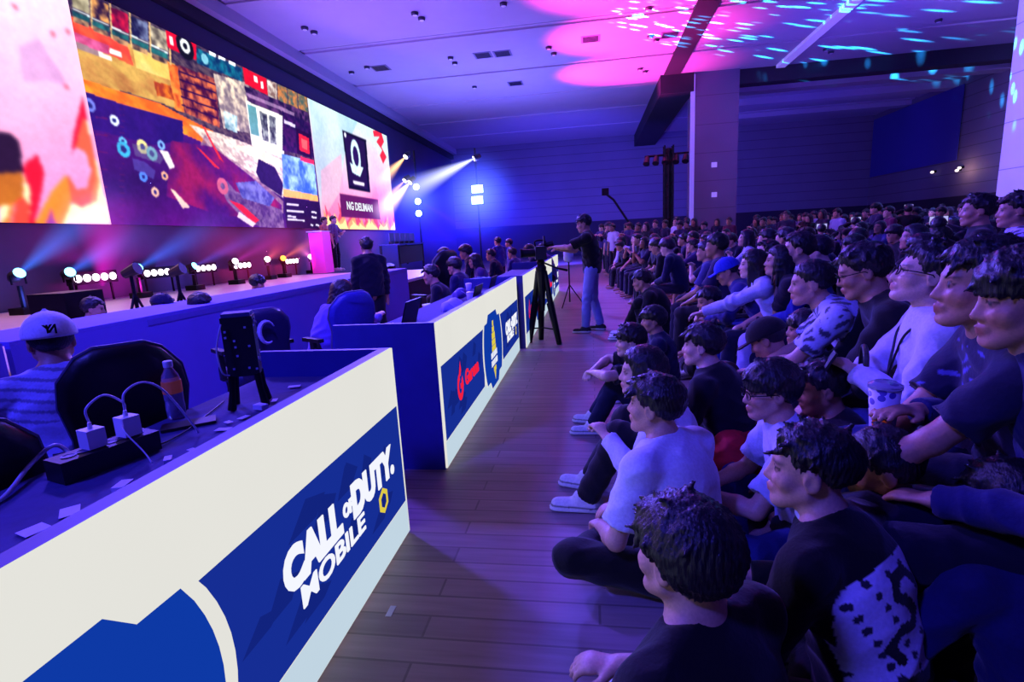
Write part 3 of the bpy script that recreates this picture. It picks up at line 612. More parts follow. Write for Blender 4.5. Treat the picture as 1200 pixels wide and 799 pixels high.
# ------------------------------------------------------------------ LED fronted caster desks
M_desk = plain('desk_blue_black', (44, 48, 132), .55, 0, .2, 6); M_top = plain('desk_top_cloth', (60, 56, 110), .9, 0, .25, 30, .2)
DX = -.935; DH = .95; DB = -1.60
def desk(y1, label, L=3.5):
    t = empty('led_desk', label, 'desk', (DX, y1, 0), group='LED fronted desks along the aisle'); yc = -L/2
    def part(nm, bm, mat, par=t): return B(nm, bm, mat, par)
    def fp(nm, pts, mat, off, par=None): return part(nm, plate(nb(), [(off, p[0], p[1]) for p in pts]), mat, par or t)
    part('side_panel', box(nb(), DB-DX, -.012, -.03, 0, 0, DH), M_desk); part('side_panel', box(nb(), DB-DX, -.012, -L, -L+.03, 0, DH), M_desk)
    part('desk_top', box(nb(), DB-DX+.0, -.06, -L+.03, -.03, .79, .825), M_top)
    part('frame', box(nb(), -.06, -.012, -L+.03, -.03, .0, DH), M_desk)
    lp = part('led_panel', box(nb(), -.012, 0, -L, 0, .012, DH), M_white_led)
    b0, b1 = .185, .672
    fp('blue_band', [(yc+.49, b0), (-.02, b0), (-.02, b1), (yc+.41, b1)], M_navy_led, .0015); fp('blue_band', [(-L+.02, b0), (yc-.49, b0), (yc-.41, b1), (-L+.02, b1)], M_navy_led, .0015)
    fp('lower_strip', [(-L+.01, .015), (-.01, .015), (-.01, b0-.004), (-L+.01, b0-.004)], M_pale, .0012)
    rr = random.Random(3)
    for k in range(26):      # faint angular pattern in the bands
        s_ = 1 if k % 2 else -1; cy = yc+s_*rr.uniform(.6, L/2-.2); cz = rr.uniform(b0+.07, b1-.07); w_, h_ = rr.uniform(.04, .13), rr.uniform(.03, .07); q = rr.choice((-1, 1))
        fp('band_pattern', [(cy-w_, cz-h_), (cy+w_*.4, cz-h_), (cy+w_, cz+q*h_*.2), (cy, cz+h_)], M_navy2, .0022)
    arc = [(.38+.085*math.sin(t_)**.8, .14+.56*(1-t_/PI)) for t_ in np.linspace(.02, PI-.02, 11)]
    em = [(-.20, .765), (.20, .765), (.265, .70), *arc, (.24, .14), (.17, .06), (-.17, .06), (-.24, .14), *[(-a_, b_) for a_, b_ in reversed(arc)], (-.265, .70)]
    e0 = fp('emblem', [(yc+a*1.08, .41+(b-.41)*1.0) for a, b in em], M_white_led, .003); e1 = fp('emblem_field', [(yc+a*.98, .41+(b-.41)*.985) for a, b in em], M_navy3, .0042, e0)
    for k in range(14):
        a = rr.uniform(-.3, .3); b = rr.uniform(.2, .6); fp('emblem_pattern', [(yc+a, b), (yc+a+.09, b+.03), (yc+a+.12, b+.05), (yc+a+.02, b+.02)], M_navy_led, .005, e0)
    g = nb(); z = .68
    for i, (hw, h_, mt_) in enumerate(((.03, .05, 0), (.05, .05, 0), (.075, .06, 0), (.085, .05, 0), (.095, .05, 0))): box(g, .0055, .0065, yc-hw, yc+hw, z-h_, z); z -= h_+.006
    fp2 = B('trophy_mark', g, M_yel, e0)
    for zz_ in (.365, .29):
        g = nb()
        for q_ in range(5): box(g, .0055, .0065, yc-.15+q_*.062, yc-.15+q_*.062+.045, zz_-.028, zz_+.028)
        B('trophy_mark', g, M_txt, e0)
    g = nb(); box(g, .0055, .0065, yc-.06, yc+.06, .2, .245); plate(g, [(.006, yc-.045, .195), (.006, yc, .11), (.006, yc+.045, .195)]); B('trophy_mark', g, M_yel, e0)
    # red flame mark and word
    q = -L+.45; g = nb(); ring = [(q+.085*math.sin(a), .42+.10*math.cos(a)) for a in np.linspace(.9, 2*PI-.1, 16)]; inn = [(q+.042*math.sin(a), .42+.05*math.cos(a)) for a in np.linspace(.9, 2*PI-.1, 16)]
    for i in range(15): plate(g, [(.003, *ring[i]), (.003, *ring[i+1]), (.003, *inn[i+1]), (.003, *inn[i])])
    plate(g, [(.003, q, .44), (.003, q+.09, .44), (.003, q+.09, .40), (.003, q, .40)]); plate(g, [(.003, q-.03, .5), (.003, q+.03, .6), (.003, q+.045, .53), (.003, q+.02, .49)])
    B('flame_logo', g, M_red_led, t); letters('Garena', 'lettering', M_red_led, t, .155, facing_x(.004, q+.375, .43), .005, 1.0)
    tx = yc+1.14
    letters('CALL', 'lettering', M_txt, t, .175, facing_x(.0045, tx-.225, .452), .0115, .88); letters('OF', 'lettering', M_txt, t, .07, facing_x(.0045, tx+.018, .455), .004, .85); letters('DUTY.', 'lettering', M_txt, t, .175, facing_x(.0045, tx+.265, .452), .0115, .84)
    letters('MOBILE', 'lettering', M_txt, t, .105, facing_x(.0045, tx-.10, .335), .002, 1.35)
    g = nb(); plate(g, [(.004, tx+.335+.055*math.sin(k*PI/3), .32+.06*math.cos(k*PI/3)) for k in range(6)]); hx = B('hexagon_badge', g, M_yel, t)
    g = nb(); plate(g, [(.005, tx+.335+.03*math.sin(k*PI/3), .32+.035*math.cos(k*PI/3)) for k in range(6)]); hi = B('badge_centre', g, M_navy2, hx)
    return t
D1 = desk(2.30, 'LED desk with white front and blue shooter title band, closest to camera')
D2 = copy_tree(D1, 'second LED desk with red flame logo and blue emblem, beyond the closest one'); D2.location = (DX, 6.52, 0)
D3 = copy_tree(D1, 'third LED desk, partly hidden behind the camera tripod'); D3.location = (DX+.075, 10.16, 0)
D4 = copy_tree(D1, 'farthest LED desk with a lit front, beyond the camera operator'); D4.location = (DX+.075, 13.78, 0)
# ------------------------------------------------------------------ shell
def wood(name, c1, c2):
    mt, n = nt(name); out = n.nodes.new('ShaderNodeOutputMaterial'); p = n.nodes.new('ShaderNodeBsdfPrincipled'); tc = n.nodes.new('ShaderNodeTexCoord'); br = n.nodes.new('ShaderNodeTexBrick')
    br.inputs['Color1'].default_value = L4(*c1); br.inputs['Color2'].default_value = L4(*c2); br.inputs['Mortar'].default_value = L4(*(x*.75 for x in c1)); br.inputs['Scale'].default_value = 1.; br.inputs['Brick Width'].default_value = 1.3; br.inputs['Row Height'].default_value = .115; br.inputs['Mortar Size'].default_value = .005
    n.links.new(tc.outputs['Object'], br.inputs[0]); mp = n.nodes.new('ShaderNodeMapping'); mp.inputs['Scale'].default_value = (1.2, 14, 1); nz = N(n, 'ShaderNodeTexNoise', Scale=2.2, Detail=6.); n.links.new(tc.outputs['Object'], mp.inputs[0]); n.links.new(mp.outputs[0], nz.inputs[0])
    mx = N(n, 'ShaderNodeMix', data_type='RGBA', blend_type='MULTIPLY'); mx.inputs[0].default_value = .75; mr = n.nodes.new('ShaderNodeMapRange'); mr.inputs[3].default_value = .45; mr.inputs[4].default_value = 1.35; n.links.new(nz.outputs['Fac'], mr.inputs[0])
    n.links.new(br.outputs[0], mx.inputs[6]); n.links.new(mr.outputs[0], mx.inputs[7]); n.links.new(mx.outputs[2], p.inputs['Base Color']); p.inputs['Roughness'].default_value = .5
    b = N(n, 'ShaderNodeBump', Strength=.25, Distance=.004); n.links.new(br.outputs['Fac'], b.inputs['Height']); b.invert = True; n.links.new(b.outputs[0], p.inputs['Normal'])
    n.links.new(p.outputs[0], out.inputs[0]); return mt
def banded(name, rgb, pitch, line=.06, dark=.45):
    """painted wall with level grooves"""
    mt, n = nt(name); out = n.nodes.new('ShaderNodeOutputMaterial'); p = n.nodes.new('ShaderNodeBsdfPrincipled'); tc = n.nodes.new('ShaderNodeTexCoord'); sp = n.nodes.new('ShaderNodeSeparateXYZ'); n.links.new(tc.outputs['Object'], sp.inputs[0])
    m1 = N(n, 'ShaderNodeMath', operation='DIVIDE'); m1.inputs[1].default_value = pitch; n.links.new(sp.outputs[2], m1.inputs[0]); m2 = N(n, 'ShaderNodeMath', operation='FRACT'); n.links.new(m1.outputs[0], m2.inputs[0]); m3 = N(n, 'ShaderNodeMath', operation='LESS_THAN'); m3.inputs[1].default_value = line; n.links.new(m2.outputs[0], m3.inputs[0])
    nz = N(n, 'ShaderNodeTexNoise', Scale=.8, Detail=3.); n.links.new(tc.outputs['Object'], nz.inputs[0]); mx = N(n, 'ShaderNodeMix', data_type='RGBA'); mx.inputs[6].default_value = tuple(x*.8 for x in L4(*rgb)[:3])+(1,); mx.inputs[7].default_value = L4(*rgb); n.links.new(nz.outputs['Fac'], mx.inputs[0])
    m4 = N(n, 'ShaderNodeMix', data_type='RGBA'); n.links.new(m3.outputs[0], m4.inputs[0]); n.links.new(mx.outputs[2], m4.inputs[6]); m4.inputs[7].default_value = tuple(x*dark for x in L4(*rgb)[:3])+(1,); n.links.new(m4.outputs[2], p.inputs['Base Color']); p.inputs['Roughness'].default_value = .7; n.links.new(p.outputs[0], out.inputs[0]); return mt
M_floor = wood('floor_boards', (158, 134, 140), (136, 116, 124))
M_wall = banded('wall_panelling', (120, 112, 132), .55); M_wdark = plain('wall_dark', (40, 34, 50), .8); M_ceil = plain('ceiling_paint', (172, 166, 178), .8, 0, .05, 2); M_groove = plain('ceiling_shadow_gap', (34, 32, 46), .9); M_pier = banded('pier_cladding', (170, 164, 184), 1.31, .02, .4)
HC = 7.5; YB = 36.5; XR = 17.0; XL = -9.3
struct('floor', box(nb(), XL, XR, -4, YB, -.2, 0), M_floor)
struct('wall_left', box(nb(), XL-.2, XL, -4, YB, 0, HC+.6), plain('wall_left_paint', (70, 66, 96), .85, 0, .1, 1.))
struct('wall_back', box(nb(), XL-.2, XR+.2, YB, YB+.2, 0, HC+.6), M_wall)
struct('trim_back', box(nb(), XL, XR, YB-.05, YB-.002, 0, 2.25), M_wdark)
struct('wall_right', box(nb(), XR, XR+.2, -4, YB, 0, HC+.6), M_wall)
struct('trim_right', box(nb(), XR-.05, XR-.002, 18.3, YB-.06, 0, 2.25), M_wdark)
struct('wall_right_pier', box(nb(), 12, XR-.06, -4, 18.2, 0, HC), M_pier)
bm = nb()                                # ceiling slabs with shadow gaps running across the hall
ys = [-4, 1.9, 5.65, 9.4, 13.15, 16.9, 20.7, 24.4, 28.2, 32.2, YB]
for a, b in zip(ys, ys[1:]): box(bm, XL, XR, a+.16, b-.2, HC, HC+.15); box(bm, XL, XR, b-.02, b+.16, HC+.05, HC+.2)
struct('ceiling', bm, M_ceil)
struct('ceiling_void', box(nb(), XL, XR, -4, YB, HC+.3, HC+.4), M_groove)
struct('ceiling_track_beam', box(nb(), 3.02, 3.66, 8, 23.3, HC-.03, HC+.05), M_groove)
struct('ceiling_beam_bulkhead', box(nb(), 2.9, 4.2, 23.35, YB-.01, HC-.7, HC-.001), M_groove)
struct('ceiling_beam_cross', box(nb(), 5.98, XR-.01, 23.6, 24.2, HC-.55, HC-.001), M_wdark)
for k, (y, z) in enumerate(((25.6, .42), (28.9, .30), (32.6, .24))): struct('ceiling_beam_cove', box(nb(), 6.0, XR-.01, y, y+.7, HC-z, HC-.001), M_ceil)
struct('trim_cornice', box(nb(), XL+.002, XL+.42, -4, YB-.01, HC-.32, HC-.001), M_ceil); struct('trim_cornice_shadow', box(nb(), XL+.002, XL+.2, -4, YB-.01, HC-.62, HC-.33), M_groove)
c0 = 23.45
struct('column', box(nb(), 4.27, 5.95, c0, c0+1.7, 0, HC-.002), banded('column_cladding', (110, 104, 130), 1.1, .02))
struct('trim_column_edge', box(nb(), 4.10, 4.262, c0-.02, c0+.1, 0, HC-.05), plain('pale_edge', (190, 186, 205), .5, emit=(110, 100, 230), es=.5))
struct('trim_ceiling_light_track', box(nb(), 7.3, 7.62, 12.5, 23.5, HC-.12, HC-.001), plain('light_track', (225, 220, 232), .5, emit=(150, 130, 235), es=.35))
struct('trim_wall_screen', box(nb(), XR-.12, XR-.06, 28.4, 36.2, 3.9, 7.2), plain('wall_screen_blue', (60, 60, 150), .8, 0, .08, .7))
# stage
M_stage = plain('stage_deck', (190, 170, 190), .35, 0, .12, 4); M_skirt = plain('stage_skirt', (20, 16, 34), .9); M_bdrop = plain('stage_backdrop', (90, 80, 100), .8, 0, .12, 3)
SX = pZ(448, 335, .7).x; SY1 = pZ(502, 324, .7).y
t = empty('stage', 'low stage with pale glossy deck and black skirt under the LED walls', 'stage', (-7, 10, 0)); iv = Matrix.Translation((7, -10, 0))
for nm_, bx_, mt_ in (('deck', (-9.1, SX, 2.2, SY1+3.2, .64, .7), M_stage), ('skirt', (-9.1, SX-.03, 2.2, SY1+3.2, 0, .638), M_skirt), ('backdrop', (-9.2, -9.13, 2.2, 24.5, .0, LZ1+.02), M_bdrop)):
    o = B(nm_, box(nb(), *bx_), mt_, t); o.matrix_local = iv
# ------------------------------------------------------------------ things on and behind the desks
M_bluegrey = plain('blue_grey_plastic', (60, 66, 120), .5); M_whitep = plain('white_plastic', (225, 225, 232), .35, 0, .03); M_cable = plain('white_cable', (205, 205, 225), .4, 0, .05); M_bcable = plain('black_cable', (16, 16, 22), .5)
M_leather = plain('black_leatherette', (13, 13, 20), .42, 0, .2, 40, .15); M_seam = plain('seat_piping', (70, 70, 110), .6); M_logo = plain('seat_logo', (150, 150, 190), .6)
TZ = .827
def gaming_chair(label, x, y, rz, logo=False, mat=None, zt=1.22, sw=1.):
    t = empty('gaming_chair', label, 'chair', (x, y, 0), rz, 'high-backed gaming chairs'); mat = mat or M_leather
    f = zt/1.22
    bm = nb(); prof = [(.15, .50), (.22, .56), (.245, .72), (.235, .86), (.265, 1.0), (.25, 1.10), (.17, 1.19), (.10, 1.22)]     # backrest outline, mirrored
    out = [(-x_, z_*f) for x_, z_ in prof]+[(x_, z_*f) for x_, z_ in reversed(prof)]; n = len(out)
    def ring(y_, k): return [bm.verts.new((x_*k, y_-.10*(z_-.5)/.7 - (.05 if False else 0)-.05*(abs(x_)/.26)**2*-1, .86*f+(z_-.86*f)*k)) for x_, z_ in out]
    rs = [ring(-.30, .86), ring(-.285, .97), ring(-.25, 1.), ring(-.215, .97), ring(-.20, .84)]
    for a, b in zip(rs, rs[1:]):
        for i in range(n): bm.faces.new((a[i], a[(i+1) % n], b[(i+1) % n], b[i]))
    bm.faces.new(list(reversed(rs[0]))); bm.faces.new(rs[-1]); bk = B('backrest', bm, mat, t, smooth=True)
    t.scale = (sw, sw, 1)
    pts = [(x_*1.0, -.25-.10*(z_-.5)/.7+.05*(abs(x_)/.26)**2, z_) for x_, z_ in out]; B('piping', tube(nb(), pts+[pts[0]], .008, 6), M_seam, bk)
    if logo: 
        ps = [(.075*math.cos(a)*(1-.12*a/5), -.322-.10*(.92-.5)/.7+.012, 1.0*f+.085*math.sin(a)) for a in np.linspace(.5, 5.2, 14)]; B('seat_logo', tube(nb(), ps, [.006+.014*math.sin(PI*i/13) for i in range(14)], 6), M_logo, bk)
    sb = box(nb(), -.25, .25, -.24, .28, .40, .50); B('seat', sb, mat, t, bevel=.035, smooth=True)
    for s in (-1, 1):
        b = nb(); box(b, s*.30-.03, s*.30+.03, -.14, .14, .66, .69); box(b, s*.30-.02, s*.30+.02, -.03, .03, .45, .66); box(b, min(s*.2, s*.32), max(s*.2, s*.32), -.04, .04, .44, .455); B('armrest', b, M_dark, t)
    B('gas_column', tube(nb(), [(0, 0, .08), (0, 0, .41)], .03, 10), M_black, t)
    for k in range(5):
        a = k*2*PI/5; l = B('foot', tube(nb(), [(0, 0, .09), (.3*math.cos(a), .3*math.sin(a), .062)], [.03, .018], 8), M_black, t); B('caster', tube(nb(), [(.3*math.cos(a)-.02*math.sin(a), .3*math.sin(a)+.02*math.cos(a), .028), (.3*math.cos(a)+.02*math.sin(a), .3*math.sin(a)-.02*math.cos(a), .028)], .027, 10), M_dark, l)
    return t
rad0 = math.radians; FACE_L = PI/2      # local +Y turned towards -X
gaming_chair('dark high-backed chair behind the closest desk, beside the white-capped person', -1.90, 1.80, rad0(50), False, None, 1.12, .76)
gaming_chair('dark high-backed chair cut by the frame edge, beneath the white-capped person', -1.93, 1.18, rad0(62), False, None, 1.02, .8)
gaming_chair('high-backed chair with a pale swirl logo, behind the closest LED desk', -2.75, 3.85, FACE_L-.6, True, plain('navy_leatherette', (24, 22, 66), .45, 0, .2, 40, .1), .99, .86)
gaming_chair('bright blue high-backed chair beside the end of the second LED desk', -2.2, 4.25, FACE_L-.5, False, plain('blue_leatherette', (44, 44, 140), .45, 0, .2, 40, .1), 1.06, .86)
gaming_chair('dark headrested chair standing empty before the pink stage deck', -2.35, 7.6, FACE_L-.5, False, None, 1.3)
# water bottle
p = pZ(208, 489, TZ); t = empty('water_bottle', 'clear water bottle with orange label standing on the closest desk', 'bottle', p)
M_pet = plain('clear_plastic', (200, 205, 240), .08, 0, .02, trans=.75)
B('bottle_body', lathe(nb(), [(.028, .001), (.032, .006), (.032, .06), (.030, .066), (.032, .072), (.032, .135), (.028, .165), (.014, .19), (.0135, .2)], 20), M_pet, t, smooth=True)
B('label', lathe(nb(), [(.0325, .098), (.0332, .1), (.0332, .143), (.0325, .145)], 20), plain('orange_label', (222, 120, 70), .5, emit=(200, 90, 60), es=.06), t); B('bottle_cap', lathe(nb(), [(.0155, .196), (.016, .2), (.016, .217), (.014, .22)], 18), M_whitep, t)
# power strip with adapters
a, b = pZ(66, 566, TZ), pZ(180, 524, TZ); d = (b-a); an = math.atan2(d.y, d.x); Ls = d.length
t = empty('power_strip', 'long black power strip with a row of sockets on the closest desk', 'power strip', a, an)
B('strip_body', box(nb(), 0, Ls, -.045, .045, .001, .062), M_dark, t, bevel=.008)
for k in range(6): s_ = B('socket', lathe(nb(), [(.018, .0622), (.019, .0645), (.015, .0645), (.014, .0628)], 14, (.04+k*(Ls-.08)/5, 0, 0)), M_bluegrey, t)
ad_pts = []
for (f_, lb, h_) in ((.40, 'white charger plug in the power strip, nearer the camera', .055), (.77, 'white charger plug in the power strip, nearer the bottle', .06)):
    q = a+d*f_; t = empty('charger_plug', lb, 'charger', (q.x, q.y, TZ+.066), an, 'white charger plugs'); B('plug_body', box(nb(), -.024, .024, -.026, .026, 0, h_), M_whitep, t, bevel=.005); B('cable_boot', tube(nb(), [(0, 0, h_), (0, 0, h_+.018)], [.007, .005], 8), M_whitep, t); ad_pts.append(q+Vector((0, 0, .066+h_+.0)))
def cable(lb, pts, r=.0035, m=None, cat='cable'): return tag(B('charging_cable', tube(nb(), smooth_path(pts, 6), r, 6), m or M_cable, smooth=True), lb, cat)
q0, q1 = ad_pts
cable('pale cable looping up from the charger plug nearer the camera', [q0+Vector((0, 0, .02)), q0+Vector((0, .0, .06)), q0+Vector((.01, .05, .085)), q0+Vector((.0, .11, .05)), q0+Vector((-.04, .16, .01)), q0+Vector((-.08, .17, -.05))])
cable('pale cable looping high from the charger plug nearer the bottle', [q1+Vector((0, 0, .02)), q1+Vector((.0, .01, .07)), q1+Vector((.02, .06, .09)), q1+Vector((.04, .11, .05)), q1+Vector((.07, .15, -.05)), q1+Vector((.09, .17, -.12))])
cable('thin pale cable hanging down over the front of the power strip', [q1+Vector((.01, -.026, -.02)), q1+Vector((.05, -.06, -.03)), q1+Vector((.10, -.06, -.09)), q1+Vector((.13, -.07, -.121))], .0022)
e0 = pZ(-6, 590, TZ+.004); cable('thick white cable running off the desk towards the frame edge', [Vector((-1.78, e0.y-.12, .006)), Vector((-1.72, e0.y-.10, .3)), Vector((-1.68, e0.y-.06, .72)), Vector((-1.62, e0.y-.04, TZ+.012)), e0, pZ(35, 545, TZ+.03), pZ(62, 522, TZ+.07), pZ(80, 530, TZ+.04), pZ(85, 548, TZ+.006)], .006)
cable('black cable trailing over the desk between strip and bottle', [b+Vector((.02, .0, .01)), pZ(200, 515, TZ+.004), pZ(225, 500, TZ+.004), pZ(250, 480, TZ+.004), pZ(262, 470, TZ+.004)], .003, M_bcable)
# loose cards and papers along the panel edge
M_paper = plain('paper', (205, 196, 226), .8)
rr = random.Random(5)
for i, (x, y, w, h) in enumerate([(145, 578, .05, .03), (130, 590, .06, .025), (82, 604, .06, .04), (40, 626, .05, .05), (198, 548, .04, .02), (226, 532, .035, .02), (262, 508, .05, .03), (286, 494, .04, .025), (306, 484, .05, .03), (322, 474, .04, .02), (268, 500, .03, .02), (345, 458, .05, .03)]):
    p = pZ(x, y-4, TZ); an2 = rr.uniform(0, 3); Mq = Matrix.Translation((min(p.x, DX-.10), p.y, TZ+.0008+.0004*i)) @ Matrix.Rotation(an2, 4, 'Z')
    tag(B('card', box(nb(), -w/2, w/2, -h/2, h/2, 0, .0012 if i % 4 else .018, Mq), M_paper), 'small pale card or paper scrap lying along the closest LED panel', 'paper', 'pale scraps along the closest LED panel')
# flat tablet and stacked mats behind panel
p = pZ(222, 498, TZ); tag(B('phone', box(nb(), -.04, .04, -.085, .085, .001, .010, Matrix.Translation(p) @ Matrix.Rotation(-.9, 4, 'Z')), M_dark, bevel=.003), 'dark phone lying flat by the bottle on the closest desk', 'phone')
# rack of lights / rig with legs (dark speckled stand on the desk end)
p = pZ(290, 470, TZ); t = empty('equipment_rig', 'dark upright equipment rig with small glints standing on the closest desk', 'equipment', (p.x+.05, p.y-.05, TZ), .5)
B('rig_body', box(nb(), -.055, .055, -.05, .05, .13, .36), M_dark, t, bevel=.01); B('rig_lid', box(nb(), -.05, .05, -.045, .045, .36, .375), M_bluegrey, t, bevel=.004)
for i, (sx_, sy_) in enumerate(((-1, -1), (1, -1), (1, 1), (-1, 1))): B('leg', tube(nb(), [(sx_*.045, sy_*.04, .135), (sx_*.05, sy_*.045, .07), (sx_*.06, sy_*.05, .003)], [.014, .012, .016], 8), M_black, t)
M_glint = plain('glint', (190, 190, 235), .25, .3)
for i in range(16): x_, z_ = rr.uniform(-.045, .05), rr.uniform(.15, .35); B('indicator', box(nb(), .0551, .058, x_-.005, x_+.005, z_-.004, z_+.004), M_glint, t)
for i in range(10): x_, z_ = rr.uniform(-.045, .05), rr.uniform(.15, .35); B('indicator', box(nb(), x_-.004, x_+.004, -.053, -.0501, z_-.004, z_+.004), M_glint, t)
B('rig_cable', tube(nb(), smooth_path([(-.05, -.06, .34), (-.075, -.075, .25), (-.07, -.07, .16), (-.05, -.05, .14)]), .003, 6), M_cable, t)
# long player table with blue cloth front
ya, yb2 = pZ(96, 389, .95), pZ(400, 318, .95)
t = empty('player_table', 'long blue fronted player table in front of the stage', 'table', (-3.45, 6, 0)); iv = Matrix.Translation((3.45, -6, 0)); M_bcloth = plain('blue_table_cloth', (96, 86, 190), .85, 0, .2, 1.5, .1)
for nm_, bx_, m_ in (('front_panel', (-3.49, -3.45, 2.6, 9.6, .0, .95), M_bcloth), ('table_top', (-4.15, -3.45, 2.6, 9.6, .951, .975), M_bcloth), ('side_panel', (-4.13, -3.5, 9.56, 9.6, 0, .95), M_bcloth)):
    o = B(nm_, box(nb(), *bx_), m_, t); o.matrix_local = iv
o = B('white_trim', box(nb(), -3.449, -3.445, 3.6, 9.58, .90, .945), plain('table_trim', (86, 80, 170), .7), t); o.matrix_local = iv
t = empty('side_table', 'short blue fronted table running off beyond the white-capped person', 'table', (-3.9, 1.9, 0))
B('front_panel', box(nb(), .41, .45, -1.4, .66, 0, .95), M_bcloth, t); B('table_top', box(nb(), -.25, .45, -1.4, .66, .951, .975), M_bcloth, t)
# clutter on second desk
M_clut = [plain('clutter_%d' % i, c, .6, 0, .25, 20) for i, c in enumerate(((120, 116, 190), (40, 40, 90), (170, 165, 230), (24, 22, 60), (90, 70, 150)))]
def bag_of(t, w, d, h, m, seed):
    F = Field((-w, -d, 0), (w, d, h*1.4), .012); r = np.random.default_rng(seed)
    F.cap((-w*.5, 0, h*.42), (w*.5, 0, h*.42), h*.42, h*.4, .03, (1, 0, 0), .8); 
    for _ in range(3): F.cap((r.uniform(-w*.5, w*.5), r.uniform(-d*.3, d*.3), h*.5), (r.uniform(-w*.5, w*.5), 0, h*.7), h*.25, h*.15, .03)
    F.cut((0, 0, .002), (0, 0, -1)); V, Fc = F.mesh(); V = V+normals_of(V, Fc)*(.006*fold(V, 30, seed))[:, None]; V[:, 2] = np.maximum(V[:, 2], .001)
    return obj('bag_body', to_mesh('bag_body', V, Fc, None, m), None, t)
for i in range(9):
    y = 3.25+i*.34; x = -1.45+rr.uniform(0, .3); kind = i % 3
    if kind == 0:
        t = empty('pouch', 'crumpled pale pouch heaped on the second LED desk', 'pouch', (x, y, TZ), rr.uniform(0, 3), 'pale pouches on the second LED desk'); bag_of(t, .1, .08, rr.uniform(.10, .16), M_clut[(0, 2, 4)[i//3 % 3]], i); B('drawstring', tube(nb(), smooth_path([(-.05, -.05, .1), (0, -.075, .06), (.06, -.06, .02), (.1, -.08, .004)]), .003, 6), M_cable, t)
    elif kind == 1:
        t = empty('laptop', 'open dark laptop on the second LED desk facing the stage', 'laptop', (x, y, TZ), FACE_L+PI, 'laptops on the second LED desk'); B('keyboard_base', box(nb(), -.16, .16, -.11, .11, .001, .016), M_dark, t, bevel=.004); B('display_lid', box(nb(), -.16, .16, 0, .008, 0, .2, Matrix.Translation((0, .112, .016)) @ Matrix.Rotation(-.3, 4, 'X')), M_black, t)
    else:
        t = empty('drink_cup', 'small pale drink cup on the second LED desk', 'cup', (x, y, TZ), 0, 'cups on the second LED desk'); B('cup_body', lathe(nb(), [(.026, .001), (.036, .1), (.033, .1)], 16), M_clut[2], t, smooth=True); B('cup_lid', lathe(nb(), [(.038, .1), (.038, .108), (.02, .115)], 16), M_whitep, t)
# ------------------------------------------------------------------ video tripod
def at_tripod(): return (pZ(640, 402, 0).x, pZ(640, 402, 0).y)
tx_, ty_ = -.66, 6.95
t = empty('video_camera_tripod', 'black video tripod with camera on top standing in the aisle', 'tripod', (tx_, ty_, 0), .15)
for k, a in enumerate((-.35, PI-.45, PI/2+.1)):
    fx, fy = .21*math.cos(a), .30*math.sin(a); lg = B('leg', tube(nb(), [(.05*math.cos(a), .05*math.sin(a), .98), (fx*.55, fy*.55, .52)], [.03, .04], 8), M_black, t); B('leg_lower', tube(nb(), [(fx*.5, fy*.5, .56), (fx, fy, .012)], [.05, .036], 8), M_black, lg); B('foot', tube(nb(), [(fx, fy, .0), (fx, fy, .03)], .034, 10), M_dark, lg)
B('spreader', tube(nb(), [(.17*math.cos(-.35), .24*math.sin(-.35), .2), (0, 0, .22), (.17*math.cos(PI-.45), .24*math.sin(PI-.45), .2)], .01, 6), M_black, t)
B('centre_column', tube(nb(), [(0, 0, .45), (0, 0, .98)], [.03, .07], 10), M_black, t); B('fluid_head', lathe(nb(), [(.05, .96), (.07, .99), (.07, 1.03), (.05, 1.06), (.055, 1.10), (.04, 1.13)], 16), M_black, t); B('pan_handle', tube(nb(), [(.05, .0, 1.08), (.22, .1, 1.0), (.36, .16, .96)], [.012, .012, .017], 8), M_black, t)
bm = nb(); box(bm, -.07, .07, -.16, .16, 1.135, 1.30); cb = B('camera_body', bm, M_dark, t, bevel=.015); B('lens', tube(nb(), [(-.07, .0, 1.22), (-.22, .0, 1.22), (-.26, 0, 1.22)], [.05, .055, .065], 16), M_black, cb); B('viewfinder', tube(nb(), [(.05, -.05, 1.31), (.17, -.07, 1.33)], [.03, .035], 10), M_black, cb); B('carry_handle', tube(nb(), smooth_path([(-.06, 0, 1.3), (-.06, 0, 1.37), (.06, 0, 1.37), (.06, 0, 1.3)]), .012, 8), M_black, cb)
B('monitor', box(nb(), .04, .06, -.12, .02, 1.33, 1.43), M_dark, cb)
# folded light stands / gear past the operator
p = pZ(668, 330, 0); t = empty('light_stand', 'thin dark light stand with pale hanging gear, past the camera operator', 'stand', (-.45, 10.6, 0)); B('pole', tube(nb(), [(0, 0, .1), (0, 0, 1.25)], .015, 8), M_black, t)
for a in (0, 2.1, 4.2): B('leg', tube(nb(), [(0, 0, .45), (.3*math.cos(a), .3*math.sin(a), .01)], .012, 6), M_black, t)
B('gear_pouch', lathe(nb(), [(.06, .9), (.1, .95), (.1, 1.1), (.05, 1.18)], 12), M_clut[2], t, smooth=True)
